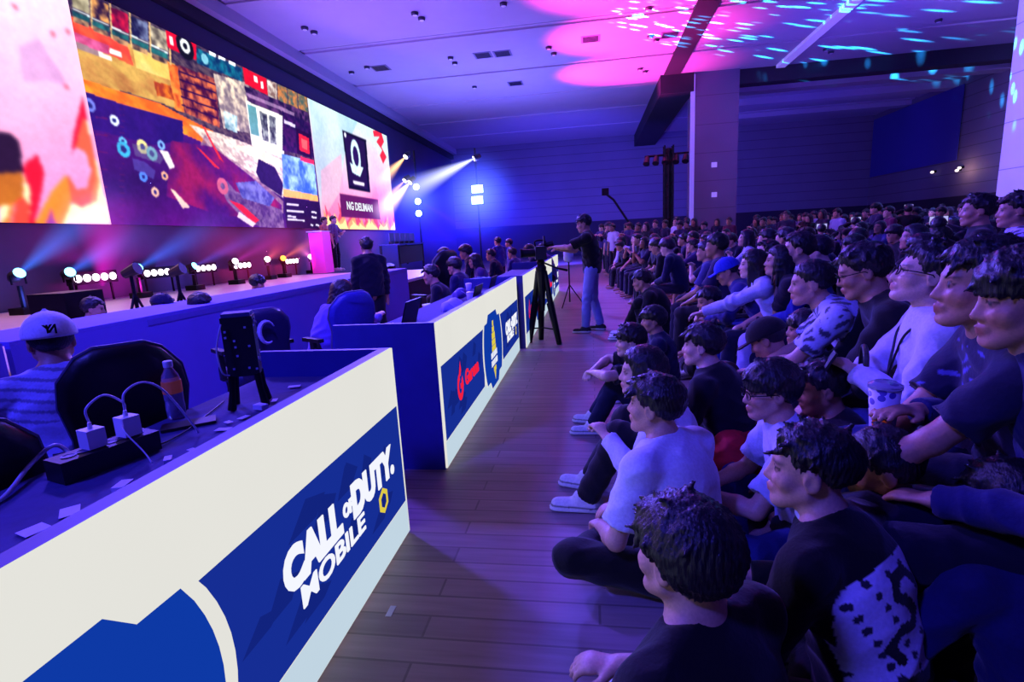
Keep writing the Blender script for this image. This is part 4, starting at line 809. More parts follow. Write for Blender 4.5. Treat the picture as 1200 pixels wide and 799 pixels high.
# jib arm and truss tower at the far wall
p = pY(735, 258, 24); q = pY(719, 234, 24); t = empty('camera_jib', 'thin camera jib arm raised above the far crowd', 'camera crane', (p.x, 24, 0)); B('arm', tube(nb(), [(q.x-p.x-.3, 0, q.z+.25), (q.x-p.x, 0, q.z), (0, 0, p.z), (.35, 0, p.z-.4)], .05, 8), M_black, t); B('stand', tube(nb(), [(.25, 0, 0), (.25, 0, p.z-.25)], .05, 8), M_black, t); B('camera_head', box(nb(), q.x-p.x-.5, q.x-p.x-.2, -.12, .12, q.z+.2, q.z+.5), M_black, t)
p0 = pY(783, 265, 22); t = empty('lighting_tower', 'dark lighting tower with a cross bar of lamps by the column', 'tower', (p0.x, 22, 0))
for sx_ in (-1, 1):
    for sy_ in (-1, 1): B('truss_chord', tube(nb(), [(sx_*.16, sy_*.16, .02), (sx_*.16, sy_*.16, 4.6)], .03, 8), M_black, t)
bm = nb()
for k in range(11):
    for s_ in (-1, 1): tube(bm, [(-.16, s_*.16, .1+k*.42), (.16, s_*.16, .3+k*.42)], .016, 6); tube(bm, [(s_*.16, -.16, .1+k*.42), (s_*.16, .16, .3+k*.42)], .016, 6)
tube(bm, [(0, 0, .02), (0, 0, 4.5)], .13, 8)
B('lattice', bm, M_black, t); B('cross_bar', tube(nb(), [(-.9, 0, 4.25), (.75, 0, 4.3)], .04, 8), M_black, t); B('base', box(nb(), -.5, .5, -.5, .5, 0, .05), M_black, t)
for x_ in (-.8, -.45, -.1, .3, .65): B('lamp_head', tube(nb(), [(x_, -.05, 4.2), (x_-.06, -.22, 3.95)], [.09, .13], 12), M_dark, t)
# ------------------------------------------------------------------ stage lights, lectern, host table
M_lens_w = emis('lens_white', (255, 236, 255), 4., sample=False); M_lens_c = emis('lens_cyan', (120, 220, 255), 5., sample=False); M_lens_o = emis('lens_orange', (255, 150, 60), 4., sample=False); M_lens_b = emis('lens_blue_white', (190, 240, 255), 9., sample=False)
def par_bar(x, y, n, label, mat=M_lens_w, X=-8.75):
    p = pX(x, y, X); t = empty('light_bar', label, 'light', (X, p.y, .702), 0, 'rows of blinder lamps under the LED wall'); z = p.z-.70
    B('housing', box(nb(), -.12, .0, -.17*n/2-.02, .17*n/2+.02, z-.11, z+.11), M_black, t); 
    for k in range(n): B('lens', tube(nb(), [(.0, -.17*n/2+.085+.17*k, z), (.02, -.17*n/2+.085+.17*k, z)], .066, 14), mat, t)
    for s_ in (-1, 1): B('stand', tube(nb(), [(-.06, s_*.17*n/2*.8, 0), (-.06, s_*.17*n/2*.8, z-.1)], .02, 8), M_black, t)
for x, y, n, lb in ((112, 325, 5, 'bright bar of five white blinder lamps, nearest the camera'), (188, 319, 5, 'bar of white blinder lamps, second from the camera'), (241, 314, 4, 'bar of pinkish blinder lamps, third from the camera'), (284, 311, 4, 'small bar of pink blinder lamps behind the headset player'), (342, 306, 4, 'small bar of pink blinder lamps left of the lectern')): par_bar(x, y, n, lb)
def beam_mat(name, rgb, s, power=1.3, soft=1.6):  # beam brightness put into the volume as emission, not scattered from a lamp
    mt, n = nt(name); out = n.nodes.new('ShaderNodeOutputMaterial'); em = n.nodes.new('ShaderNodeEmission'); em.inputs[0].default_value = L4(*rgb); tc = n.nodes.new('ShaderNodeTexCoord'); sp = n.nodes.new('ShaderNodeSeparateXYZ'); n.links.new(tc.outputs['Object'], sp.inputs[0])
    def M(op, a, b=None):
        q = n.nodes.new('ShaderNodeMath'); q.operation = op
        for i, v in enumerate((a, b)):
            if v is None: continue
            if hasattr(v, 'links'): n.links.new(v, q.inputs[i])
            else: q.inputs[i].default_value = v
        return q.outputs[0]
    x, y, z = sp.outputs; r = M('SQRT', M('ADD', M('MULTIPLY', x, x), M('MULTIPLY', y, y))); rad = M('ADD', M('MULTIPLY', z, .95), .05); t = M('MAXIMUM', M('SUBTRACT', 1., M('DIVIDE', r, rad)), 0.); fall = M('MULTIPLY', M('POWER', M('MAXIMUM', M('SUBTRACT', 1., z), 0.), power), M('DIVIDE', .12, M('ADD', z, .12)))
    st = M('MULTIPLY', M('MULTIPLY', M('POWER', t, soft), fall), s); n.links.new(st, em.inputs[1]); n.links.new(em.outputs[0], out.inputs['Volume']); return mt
BM = {}
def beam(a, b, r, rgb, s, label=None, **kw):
    """a cone of self-glowing haze in place of the lamp beam from a to b"""
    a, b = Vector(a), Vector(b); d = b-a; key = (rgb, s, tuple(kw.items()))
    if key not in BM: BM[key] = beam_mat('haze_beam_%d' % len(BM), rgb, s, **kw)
    bm = lathe(nb(), [(.05, 0), (1., 1.)], 20); o = B('glow_beam', bm, BM[key]); o.matrix_world = Matrix.Translation(a) @ d.to_track_quat('Z', 'Y').to_matrix().to_4x4() @ Matrix.Diagonal((r, r, d.length, 1)); tag(o, label or 'cone of self-glowing haze standing in for a stage lamp beam', 'haze', None, 'stuff'); return o
def moving_head(p, aim, mat, label, z0=.702, r=.11, hang=False):
    t = empty('moving_head_light', label, 'light', (p[0], p[1], z0), 0, 'beam lamps along the stage'); c = Vector((0, 0, p[2]-z0)); d = (Vector(aim)-Vector(p)).normalized()
    if not hang:
        B('base', box(nb(), -.13, .13, -.13, .13, 0, .1), M_black, t); B('stand', tube(nb(), [(0, 0, .1), (0, 0, max(.12, c.z-.16))], .035, 8), M_black, t)
    h = B('lamp_head', tube(nb(), [c-d*.16, c-d*.08, c+d*.06], [.05, .085, .08], 14), M_dark, t, smooth=True); B('lens', tube(nb(), [c+d*.06, c+d*.075], .075, 14), mat, h)
    for s_ in (-1, 1): B('yoke', tube(nb(), [c+Vector((0, s_*.10, 0)), c+Vector((0, s_*.10, -.14))], .014, 6), M_black, t)
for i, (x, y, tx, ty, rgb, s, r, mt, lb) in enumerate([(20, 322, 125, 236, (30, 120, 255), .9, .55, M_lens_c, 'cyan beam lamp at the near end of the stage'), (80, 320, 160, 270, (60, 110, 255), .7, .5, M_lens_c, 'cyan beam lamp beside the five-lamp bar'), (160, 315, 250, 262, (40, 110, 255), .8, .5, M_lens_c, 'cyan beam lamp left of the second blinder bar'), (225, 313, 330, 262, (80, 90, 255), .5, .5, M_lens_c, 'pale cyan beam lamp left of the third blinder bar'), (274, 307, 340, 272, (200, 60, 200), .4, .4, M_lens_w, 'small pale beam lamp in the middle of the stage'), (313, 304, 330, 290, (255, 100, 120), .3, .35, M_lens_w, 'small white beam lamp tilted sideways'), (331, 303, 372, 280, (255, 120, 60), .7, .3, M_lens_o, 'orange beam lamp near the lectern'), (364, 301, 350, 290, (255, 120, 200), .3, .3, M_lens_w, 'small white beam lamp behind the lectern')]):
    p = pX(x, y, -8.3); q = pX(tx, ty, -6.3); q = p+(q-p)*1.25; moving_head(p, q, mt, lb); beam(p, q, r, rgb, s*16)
# broad washes of coloured, self-glowing haze beneath the LED wall
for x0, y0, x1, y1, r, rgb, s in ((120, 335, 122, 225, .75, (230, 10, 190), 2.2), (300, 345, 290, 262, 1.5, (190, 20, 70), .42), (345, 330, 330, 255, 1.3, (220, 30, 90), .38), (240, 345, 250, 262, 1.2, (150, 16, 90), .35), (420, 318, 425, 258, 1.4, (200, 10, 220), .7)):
    beam(pX(x0, y0, -7.9), pX(x1, y1, -7.9), r, rgb, s*3.6, 'coloured self-glowing haze washing up under the LED wall', power=.6, soft=1.2)
# lamps on truss at the far stage end
t = empty('lamp_tower', 'upright strip of three white lamps beyond the stage end', 'light', (pY(489, 235, 22).x, 22, 0)); bx_ = pY(489, 235, 22).x
B('pole', tube(nb(), [(0, .1, .02), (0, .1, 5.2)], .04, 8), M_black, t); B('base', box(nb(), -.3, .3, -.2, .4, 0, .03), M_black, t)
for x, y in ((488, 219), (490, 236), (491, 250)): p = pY(x, y, 22); B('lamp_housing', box(nb(), p.x-bx_-.16, p.x-bx_+.16, -.02, .1, p.z-.16, p.z+.16), M_black, t); B('lens', tube(nb(), [(p.x-bx_, -.02, p.z), (p.x-bx_, -.04, p.z)], .13, 16), M_lens_b, t)
t = empty('lamp_tower', 'pair of bright blue-white lamps one above the other on a pole', 'light', (pY(559, 228, 22).x, 22, 0)); bx_ = pY(559, 228, 22).x
B('pole', tube(nb(), [(0, .1, .02), (0, .1, 5.1)], .04, 8), M_black, t); B('base', box(nb(), -.3, .3, -.2, .4, 0, .03), M_black, t)
for x, y in ((559.5, 221.5), (559.5, 234.5)): p = pY(x, y, 22); B('lamp_housing', box(nb(), p.x-bx_-.26, p.x-bx_+.26, -.02, .12, p.z-.19, p.z+.19), M_black, t); B('lens', box(nb(), p.x-bx_-.23, p.x-bx_+.23, -.04, -.021, p.z-.15, p.z+.15), M_lens_b, t, bevel=.008)
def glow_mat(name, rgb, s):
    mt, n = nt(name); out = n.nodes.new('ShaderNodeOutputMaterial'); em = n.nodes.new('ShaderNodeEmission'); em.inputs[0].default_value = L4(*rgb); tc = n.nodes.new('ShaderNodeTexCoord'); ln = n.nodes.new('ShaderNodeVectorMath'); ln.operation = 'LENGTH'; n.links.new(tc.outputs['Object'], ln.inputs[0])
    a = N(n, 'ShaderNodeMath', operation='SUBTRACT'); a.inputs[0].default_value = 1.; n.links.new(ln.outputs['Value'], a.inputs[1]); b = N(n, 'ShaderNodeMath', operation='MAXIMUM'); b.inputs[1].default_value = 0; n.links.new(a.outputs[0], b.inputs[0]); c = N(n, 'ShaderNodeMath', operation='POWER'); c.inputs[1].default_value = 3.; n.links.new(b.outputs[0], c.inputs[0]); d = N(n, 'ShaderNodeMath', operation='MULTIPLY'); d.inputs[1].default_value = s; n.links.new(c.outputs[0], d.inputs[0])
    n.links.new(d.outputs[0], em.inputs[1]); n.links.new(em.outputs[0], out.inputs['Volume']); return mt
def haze_ball(p, r, rgb, s, lb):  # sphere of haze that emits its own light, imitating the glow round lamps
    bm = nb(); bmesh.ops.create_uvsphere(bm, u_segments=20, v_segments=12, radius=1); o = B('glow_haze', bm, glow_mat('haze_glow', rgb, s)); o.location = p; o.scale = r if isinstance(r, tuple) else (r, r, r); tag(o, lb, 'haze', None, 'stuff')
haze_ball(pY(559, 229, 21.6), 2.2, (70, 90, 255), 3.5, 'blue self-glowing haze around the pair of lamps'); haze_ball(pY(490, 235, 21.6), 1.7, (60, 80, 255), 3., 'blue self-glowing haze around the strip of three lamps')
haze_ball(pY(520, 255, 23), (7.5, 4.5, 3.2), (34, 26, 255), .75, 'wide blue self-glowing haze hanging over the far stage end')
# beam lamps near the right LED wing
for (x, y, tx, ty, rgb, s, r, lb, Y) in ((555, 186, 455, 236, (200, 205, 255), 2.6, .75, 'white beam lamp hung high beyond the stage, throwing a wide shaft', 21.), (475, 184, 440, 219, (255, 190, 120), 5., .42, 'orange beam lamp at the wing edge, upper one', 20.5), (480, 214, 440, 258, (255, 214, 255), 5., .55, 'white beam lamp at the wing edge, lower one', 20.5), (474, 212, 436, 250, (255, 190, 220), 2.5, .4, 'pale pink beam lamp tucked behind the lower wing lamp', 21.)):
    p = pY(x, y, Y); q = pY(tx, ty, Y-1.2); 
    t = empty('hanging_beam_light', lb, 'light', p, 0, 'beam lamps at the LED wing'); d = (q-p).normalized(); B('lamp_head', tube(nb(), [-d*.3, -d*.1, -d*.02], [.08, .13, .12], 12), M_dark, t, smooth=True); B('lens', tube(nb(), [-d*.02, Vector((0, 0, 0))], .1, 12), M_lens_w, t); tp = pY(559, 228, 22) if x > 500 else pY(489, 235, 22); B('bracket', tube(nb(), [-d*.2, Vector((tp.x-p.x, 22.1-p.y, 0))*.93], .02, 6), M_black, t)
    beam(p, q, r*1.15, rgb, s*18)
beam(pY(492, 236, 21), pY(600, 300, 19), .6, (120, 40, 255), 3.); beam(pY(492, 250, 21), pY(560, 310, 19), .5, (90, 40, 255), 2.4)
# lectern, host table, stage monitors
LX = -8.0; lp_ = pX(379, 318, LX)
t = empty('lectern', 'tall pink lit lectern standing on the stage', 'lectern', (LX, lp_.y, .702)); M_pinkp = plain('pink_panel', (230, 60, 200), .5, emit=(226, 40, 200), es=.55)
B('front_panel', box(nb(), .2, .22, -.25, .25, .0, 1.2), M_pinkp, t); B('side_panel', box(nb(), -.2, .198, -.25, -.23, 0, 1.18), M_pinkp, t); B('side_panel', box(nb(), -.2, .198, .23, .25, 0, 1.18), M_pinkp, t); B('reading_top', box(nb(), -.25, .24, -.27, .27, 1.202, 1.23), M_whitep, t)
ht = pZ(474, 311, .702); t = empty('host_table', 'long dark casters table at the far end of the stage', 'table', ht); B('table_top', box(nb(), -.35, .35, -1.25, 1.25, .70, .74), M_desk, t); 
for sx_ in (-1, 1):
    for sy_ in (-1, 1): B('leg', box(nb(), sx_*.3-.03, sx_*.3+.03, sy_*1.2-.03, sy_*1.2+.03, 0, .7), M_black, t)
B('front_cloth', box(nb(), .3, .31, -1.28, 1.28, .1, .69), M_skirt, t)
for k in range(5): t = empty('monitor', 'small pale edged monitor on the casters table', 'monitor', (ht.x, ht.y-1.+k*.5, 1.443), 0, 'monitors on the casters table'); B('screen_back', box(nb(), .0, .03, -.2, .2, .08, .34), M_bluegrey, t); B('stand', box(nb(), -.06, .06, -.08, .08, 0, .08), M_black, t)
for (x, y) in ((352, 335), (385, 333)):
    p = pZ(x, y, .702); t = empty('stage_monitor', 'low black wedge loudspeaker on the stage edge', 'loudspeaker', (SX-.4, p.y, .702), 0, 'wedge loudspeakers on the stage edge'); bm = nb()
    v = [bm.verts.new(q) for q in ((-.2, -.3, 0), (.2, -.3, 0), (.2, .3, 0), (-.2, .3, 0), (-.2, -.3, .12), (.1, -.3, .36), (.1, .3, .36), (-.2, .3, .12), (.2, -.3, .3), (.2, .3, .3))]
    for f in ((0, 3, 2, 1), (0, 4, 7, 3), (4, 5, 6, 7), (5, 8, 9, 6), (8, 1, 2, 9), (0, 1, 8, 5, 4), (3, 7, 6, 9, 2)): bm.faces.new([v[i] for i in f])
    B('cabinet', bm, M_black, t); B('grille', plate(nb(), [(-.19, -.28, .135), (.09, -.28, .355), (.09, .28, .355), (-.19, .28, .135)], Matrix.Translation((-.004, 0, .005))), M_dark, t)
# tripod stands with lamps near the stage front (silhouettes)
for x, y, lb in ((163, 372, 'dark light stand with splayed legs before the stage, beside the capped player'), (214, 360, 'dark light stand with splayed legs before the stage, behind the headset player')):
    p = pX(x, y, -5.0); zt = pX(x, 316, -5.0).z; t = empty('light_stand', lb, 'stand', (-5.0 if False else p.x, p.y, 0), 0); B('pole', tube(nb(), [(0, 0, .3), (0, 0, zt-.06)], .02, 8), M_black, t); B('lamp_head', tube(nb(), [(-.08, 0, zt-.04), (.08, .02, zt+.02)], [.05, .07], 10), M_dark, t)
    for a in (0.3, 2.4, 4.5): B('leg', tube(nb(), [(0, 0, zt-.25), (.38*math.cos(a), .38*math.sin(a), .01)], .014, 6), M_black, t)
p = pX(78, 348, -5); t = empty('stage_control_box', 'small dark control box with a lit display, beyond the white cap', 'equipment', (p.x, p.y, 0)); B('case', box(nb(), -.2, .2, -.2, .2, p.z-.22, p.z+.05), M_black, t); B('case_stand', box(nb(), -.1, .1, -.1, .1, 0, p.z-.22), M_black, t); B('display', box(nb(), .2, .204, -.02, .08, p.z-.12, p.z-.07), M_lens_w, t)
# ceiling fittings
M_vent = plain('vent_grey', (110, 106, 130), .7); M_can = plain('downlight_can', (40, 38, 60), .5)
for x, y in ((486, 16), (494, 22), (528, 68), (533, 74), (556, 102), (412, 85), (430, 79), (643, 56), (649, 63), (762, 43), (769, 47), (750, 81), (756, 84), (357, 33), (368, 38), (590, 5), (932, 95), (968, 58), (974, 61), (760, 10), (1100, 24)):
    p = pZ(x, y, HC-.03); t = empty('ceiling_spotlight', 'small dark spotlight fitted in the ceiling slabs', 'ceiling light', p, 0, 'spotlights in the ceiling'); B('can', lathe(nb(), [(.10, .028), (.10, -.02), (.075, -.05), (.07, -.05)], 14), M_can, t); B('lamp', lathe(nb(), [(.065, -.051), (.03, -.06)], 12), M_whitep, t)
for x, y in ((566, 65), (589, 63), (604, 98), (446, 80), (785, 41), (692, 46)):
    p = pZ(x, y, HC-.012); t = empty('ceiling_vent', 'square air vent set flush in the ceiling', 'vent', p, 0, 'air vents in the ceiling'); B('frame', box(nb(), -.3, .3, -.3, .3, 0, .011), M_vent, t); bm = nb()
    for k in range(6): box(bm, -.24, .24, -.23+k*.085, -.19+k*.085, -.012, -.001)
    B('louvre', bm, M_can, t)
for x, y, lb in ((837, 193, 'small white square sign on the column, upper one'), (837, 228, 'small white sign on the column, lower one')): p = pY(x, y, c0-.012); tag(B('wall_sign', box(nb(), p.x-.11, p.x+.11, -.0+p.y, p.y+.01, p.z-.1, p.z+.1), plain('sign_white', (210, 205, 235), .5, emit=(160, 150, 230), es=.35)), lb, 'sign')
for x, y, lb in ((1094, 201, 'small lit wall lamp under the blue wall screen, near the corner'), (1126, 196, 'brighter wall lamp under the blue wall screen, beside the pier'), (1123, 199, 'tiny wall lamp just beneath the brighter one')): 
    p = pX(x, y, XR-.12); t = empty('wall_lamp', lb, 'wall lamp', p); B('bracket', box(nb(), .0, .11, -.05, .05, -.05, .05), M_black, t); B('lamp', lathe(nb(), [(.05, -.08), (.08, -.02), (.05, .03)], 12, (-.06, 0, 0)), emis('wall_lamp_glow', (240, 220, 220), 2.2, sample=False), t)
# ------------------------------------------------------------------ people
SKIN = [lin((206, 160, 134)), lin((186, 138, 112)), lin((222, 180, 156)), lin((164, 116, 92))]
BLACKH = (.012, .011, .014)
def rgbl(c): return tuple(float(x) for x in lin(c))
def child(nm, me, par, col=(1, 1, 1), mw=None, label=None):
    o = obj(nm, me, None, par, None, mw); o.color = (*col, 1)
    if label: o['label'] = label
    return o
def glasses(par, J):
    bm = nb()
    for s in (-1, 1):
        pts = [(s*.032+.024*math.cos(a), .1035-.006*abs(math.cos(a)), .003+.0185*math.sin(a)) for a in np.linspace(0, 2*PI, 17)]; tube(bm, pts, .0022, 6)
        tube(bm, [(s*.056, .098, .006), (s*.079, .05, .008), (s*.081, .0, .006), (s*.079, -.012, -.006)], .0022, 6)
    tube(bm, [(-.009, .105, .006), (0, .108, .009), (.009, .105, .006)], .002, 6)
    o = B('glasses', bm, M_black, par); o.matrix_local = head_mw(J); return o
def head_mw(J): return Matrix.Translation(J['hc']) @ Matrix([list(map(float, r)) for r in J['R']]).to_4x4()
CACHE = {}
def cached(key, fn):
    if key not in CACHE: CACHE[key] = fn()
    return CACHE[key]
def meshes(J, key, vox, sleeve='short', pants='long', female=False, detail=True, loose=1., seed=0, hairstyle='short', hood=False, skin_c=None, shirtcol=None, hairvox=None, amp=.006):
    """body, clothes, hair and shoes of one figure as mesh data"""
    D = {}
    V, F, c = body_mesh(J, vox, (1, 1, 1) if skin_c is None else skin_c, female, detail); D['body'] = to_mesh('person', V, F, c, M_skin)
    V, F = shirt_mesh(J, vox*1.05, sleeve, loose, seed, hood=hood, amp=amp); sc = np.ones((len(V), 3)) if shirtcol is None else shirtcol(V, J); D['shirt'] = to_mesh('shirt', V, F, sc, M_cloth)
    V, F = pants_mesh(J, vox*1.2, pants == 'short', 1., seed); D['pants'] = to_mesh('trousers', V, F, np.ones((len(V), 3)), M_denim if pants == 'denim' else M_cloth)
    if hairstyle: V, F, c = hair_mesh(hairstyle, hairvox or vox, seed); D['hair'] = to_mesh('hair', V, F, c, M_hair)
    return D
def place(J, head, rz, s=None):
    s = s or float(np.clip(head[2]/J['hc'][2], .8, 1.14)); hx, hy = J['hc'][0]*s, J['hc'][1]*s; c, q = math.cos(rz), math.sin(rz)
    return (head[0]-(c*hx-q*hy), head[1]-(q*hx+c*hy), 0), s
def heading(x, y, tx=-8.5, ty=11.): return math.atan2(-(tx-x), ty-y)
def person(label, J, head, rz, skin=0, shirt=(30, 30, 40), sleeve='short', pants='long', pcol=(20, 20, 28), hair='short', hcol=BLACKH, shoes=(225, 225, 230), vox=.0075, female=False, detail=True, loose=1., seed=0, glass=False, cap=None, capcol=(20, 20, 26), group=None, hood=False, shirtcol=None, s=None, amp=.009, dz=0., shoe_on=True):
    D = meshes(J, None, vox, sleeve, pants, female, detail, loose, seed, hair, hood, None, shirtcol, max(vox*.8, .005), amp)
    loc, s = place(J, head, rz, s)
    o = obj('person', D['body'], None, None, loc); o.location.z = dz; o.rotation_euler = (0, 0, rz); o.scale = (s, s, s); o.color = (*map(float, SKIN[skin]), 1); tag(o, label, 'person', group)
    child('shirt', D['shirt'], o, rgbl(shirt)); child('trousers', D['pants'], o, rgbl(pcol))
    if hair: child('hair', D['hair'], o, hcol, head_mw(J))
    if cap:
        V, F, c = cap_mesh(.006, cap == 'brim'); cp = child('cap', to_mesh('cap', V, F, c, M_cloth), o, rgbl(capcol), head_mw(J)); o['_cap'] = 1
    if glass: glasses(o, J)
    if shoe_on:
        for i in (0, 1):
            V, F, c = shoe_mesh(J, i, .008, rgbl(shoes)); child('shoe', to_mesh('shoe', V, F, c, M_shoe), o)
    o['J'] = 0; del o['J']
    return o
def band(par, J, i, col=(235, 235, 240), nm='wristband', at=.93, r=.031):
    e, w = J['elb'][i], J['wr'][i]; p = e+(w-e)*at; s, t, _ = frame_of(w-e); pts = [Vector(p)+s*r*math.cos(a)+t*r*math.sin(a) for a in np.linspace(0, 2*PI, 15)]
    return B(nm, tube(nb(), pts, .005, 6), MATS.get('band%s' % str(col)) or plain('band%s' % str(col), col, .4, 0, .02), par)
def wpt(o, p): return Matrix.LocRotScale(o.location, o.rotation_euler, o.scale) @ Vector([float(v) for v in p])
# ---- picture of the printed back panel (an S-like snake on a speckled ground)
def back_patch(V, J):
    c = np.ones((len(V), 3)); u = V[:, 0]; t = J['t']; a = np.array(U(t)); h = (V-J['ch'])@a; back = V[:, 1] < J['ch'][1]+.02+(h*math.sin(t))
    u = -u-.02; m = back & (u > -.15) & (u < .165) & (h > -.21+.1*(u+.15)) & (h < .075-.28*(u-.02)*(u > .02)*.6) & (np.linalg.norm(V-J['ch'], axis=1) < .32)
    bs = np.array(rgbl((12, 12, 18))); c[m] = np.array(rgbl((225, 222, 250)))/bs
    sp = np.sin(u*95+np.floor(h*30)*2.)*np.sin(h*95) > .62; c[m & sp] = 9.
    path = [(-.06, .0), (-.035, .035), (.02, .03), (.035, -.005), (-.005, -.035), (-.035, -.065), (.0, -.085), (.05, -.08), (.085, -.105), (.06, -.145)]
    d = np.full(len(V), 9.)
    for (x0, y0), (x1, y1) in zip(path, path[1:]):
        dx, dy = x1-x0, y1-y0; k = np.clip(((u-x0)*dx+(h-y0)*dy)/(dx*dx+dy*dy), 0, 1); d = np.minimum(d, np.hypot(u-x0-k*dx, h-y0-k*dy))
    c[m & (d < .013)] = .8
    return c
def stripe_sleeve(V, J):
    c = np.ones((len(V), 3)); s, e = J['sh'][0], J['elb'][0]; ax = unit(e-s); t = (V-s)@ax; rad = (V-s)-t[:, None]*ax; m = (t > .06) & (t < .24) & (V[:, 0] < s[0]+.01) & (np.abs(rad[:, 1]-.02) < .014); c[m] = 30.; return c
def small_print(V, J):
    c = np.ones((len(V), 3)); m = (V[:, 1] > J['ch'][1]) & (np.abs(V[:, 0]+.07) < .022) & (np.abs(V[:, 2]-J['ch'][2]-.03) < .006); c[m] = .12; return c
def chest_print(V, J):
    c = np.ones((len(V), 3)); n = np.sin(V[:, 0]*70+np.sin(V[:, 2]*60)*2)*np.sin(V[:, 2]*80+V[:, 0]*30); m = (V[:, 1] > J['ch'][1]-.02) & (np.abs(V[:, 2]-J['ch'][2]-.02) < .1) & (n > .62) & (np.abs(V[:, 0]) < .12); c[m] = 9.; return c
def patterned(V, J):
    c = np.ones((len(V), 3)); n = np.sin(V[:, 0]*60+2*np.sin(V[:, 2]*31))*np.sin(V[:, 2]*70+2*np.sin(V[:, 0]*37+V[:, 1]*40)); c[n > .25] = .16; return c
def zig(V, J):
    c = np.ones((len(V), 3)); m = (V[:, 1] < J['ch'][1]-.05) & (np.abs(V[:, 0]-.06-.012*np.sign(np.sin((V[:, 2]-J['ch'][2])*120))) < .01) & (np.abs(V[:, 2]-J['ch'][2]+.06) < .035); c[m] = 12.; return c
def stripe_zig(V, J): return np.maximum(stripe_sleeve(V, J), zig(V, J))
def HP(x, y, z): return pZ(x, y, z)
def J_(*a, **k): return joints(*a, **k)
FL = PI/2; rad = math.radians
# ================= nearest floor sitters (rows along the aisle)
hA = HP(800, 650, .74)
J = J_('cross', slouch=.3, lean=.0, yaw=.0, pitch=.02, hands=[(-.46, .16, .26), (.06, .36, .26)], poles=[(-.9, -.3, -.2), (.8, -.6, -.4)])
P_A = person('person in black tee with white sleeve stripe, sitting lowest and closest to the camera', J, hA, rad(44), 0, (14, 14, 20), 'short', 'long', (12, 12, 16), 'mop', vox=.0062, seed=3, shirtcol=stripe_zig); band(P_A, J, 0)
hB = HP(948, 550, .74)
J = J_('cross', slouch=.42, lean=.05, yaw=.42, pitch=.0, hands=[(-.14, .36, .3), (.08, .38, .26)])
P_B = person('person in black jacket with a pale snake-print back panel, seated on the floor', J, hB, rad(46), 0, (12, 12, 18), 'long', 'long', (12, 12, 18), 'under', vox=.0058, seed=5, shirtcol=back_patch, loose=1.25, amp=.008)
band(P_B, J, 0, (200, 205, 235), 'watch', .97, .034); 
n_ = J['nk']+.02*U(J['t']); B('white_collar', tube(nb(), [Vector(n_+.064*np.array([math.cos(a), math.sin(a)*.95, .12*math.sin(a)])) for a in np.linspace(0, 2*PI, 21)], .011, 8), plain('collar_white', (200, 205, 240), .8), P_B)
hC = HP(767, 475, .735)
J = J_('cross', slouch=.38, lean=.02, yaw=.35, pitch=-.02, hands=[(-.16, .30, .20), (.05, .36, .20)])
P_C = person('person in plain white oversized tee and black trousers, cross-legged on the floor', J, hC, rad(46), 0, (215, 220, 240), 'short', 'long', (10, 10, 14), 'short', vox=.0065, seed=8, loose=1.5, amp=.009)
hI = HP(902, 458, .73)
J = J_('cross', slouch=.35, lean=.08, yaw=.2, pitch=.12, hands=[(-.12, .46, .30), (.10, .42, .22)])
P_I = person('person with glasses in white tee with small chest print, leaning towards the aisle', J, hI, rad(82), 0, (205, 210, 240), 'short', 'denim', (44, 52, 110), 'mop', vox=.0065, seed=11, glass=True, shirtcol=small_print, loose=1.2); band(P_I, J, 1, (215, 220, 240), 'watch', .94, .031)
hD = HP(752, 436, .73)
J = J_('knees', slouch=.4, lean=.1, yaw=.15, hands=[(-.2, .34, .44), (.0, .36, .40)])
P_D = person('person with long dark hair and white sleeves, hugging dark knees', J, hD, rad(80), 2, (206, 212, 240), 'long', 'long', (14, 14, 24), 'long', vox=.0075, seed=12, female=True)
hE = HP(738, 394, .70)
J = J_('knees', slouch=.35, lean=.12, yaw=.25, hands=[(-.12, .46, .50), (.05, .48, .48)], poles=[(-.9, 0, .1), (.9, 0, .1)])
P_E = person('young boy in black tee resting arms on raised knees, white sneakers forward', J, hE, rad(84), 2, (16, 16, 24), 'short', 'denim', (26, 30, 56), 'mop', vox=.007, seed=14, s=.92, shoes=(220, 222, 230))
hF = HP(765, 373, .70)
person('small child in dark blue jumper sitting just behind the boy with raised knees', J_('cross', slouch=.3, yaw=.3), hF, rad(80), 1, (24, 24, 60), 'long', 'long', (16, 16, 26), 'mop', vox=.01, seed=15, detail=False, s=.92)
hG = HP(823, 405, .75)
J = J_('cross', slouch=.38, lean=.05, yaw=.2, hands=[(-.14, .36, .3), (.1, .36, .25)])
P_G = person('person in bulky dark jacket with pale collar, seated behind the long-haired one', J, hG, rad(58), 2, (13, 13, 28), 'long', 'long', (12, 12, 20), 'short', vox=.0075, seed=17, loose=1.6, amp=.009)
n_ = J['nk']+.02*U(J['t']); B('pale_collar', tube(nb(), [Vector(n_+.066*np.array([math.cos(a), math.sin(a)*.95, .12*math.sin(a)])) for a in np.linspace(0, 2*PI, 21)], .01, 8), MATS['collar_white'], P_G)
hH = HP(899, 398, .73)
P_H = person('person in dark brimmed cap and pale grey shirt, looking down at the floor', J_('cross', slouch=.5, lean=.1, yaw=-.1, pitch=.5, hands=[(-.05, .38, .22), (.06, .38, .2)]), hH, rad(66), 1, (120, 116, 170), 'short', 'long', (16, 16, 26), 'cap', vox=.0085, seed=19, cap='brim', detail=False)
P_K = person('person with only a dark round head of hair showing, behind the capped one', J_('cross', slouch=.35, yaw=.1), HP(942, 386, .73), rad(80), 1, (16, 16, 34), 'long', 'long', (14, 14, 22), 'mop', vox=.01, seed=20, detail=False)
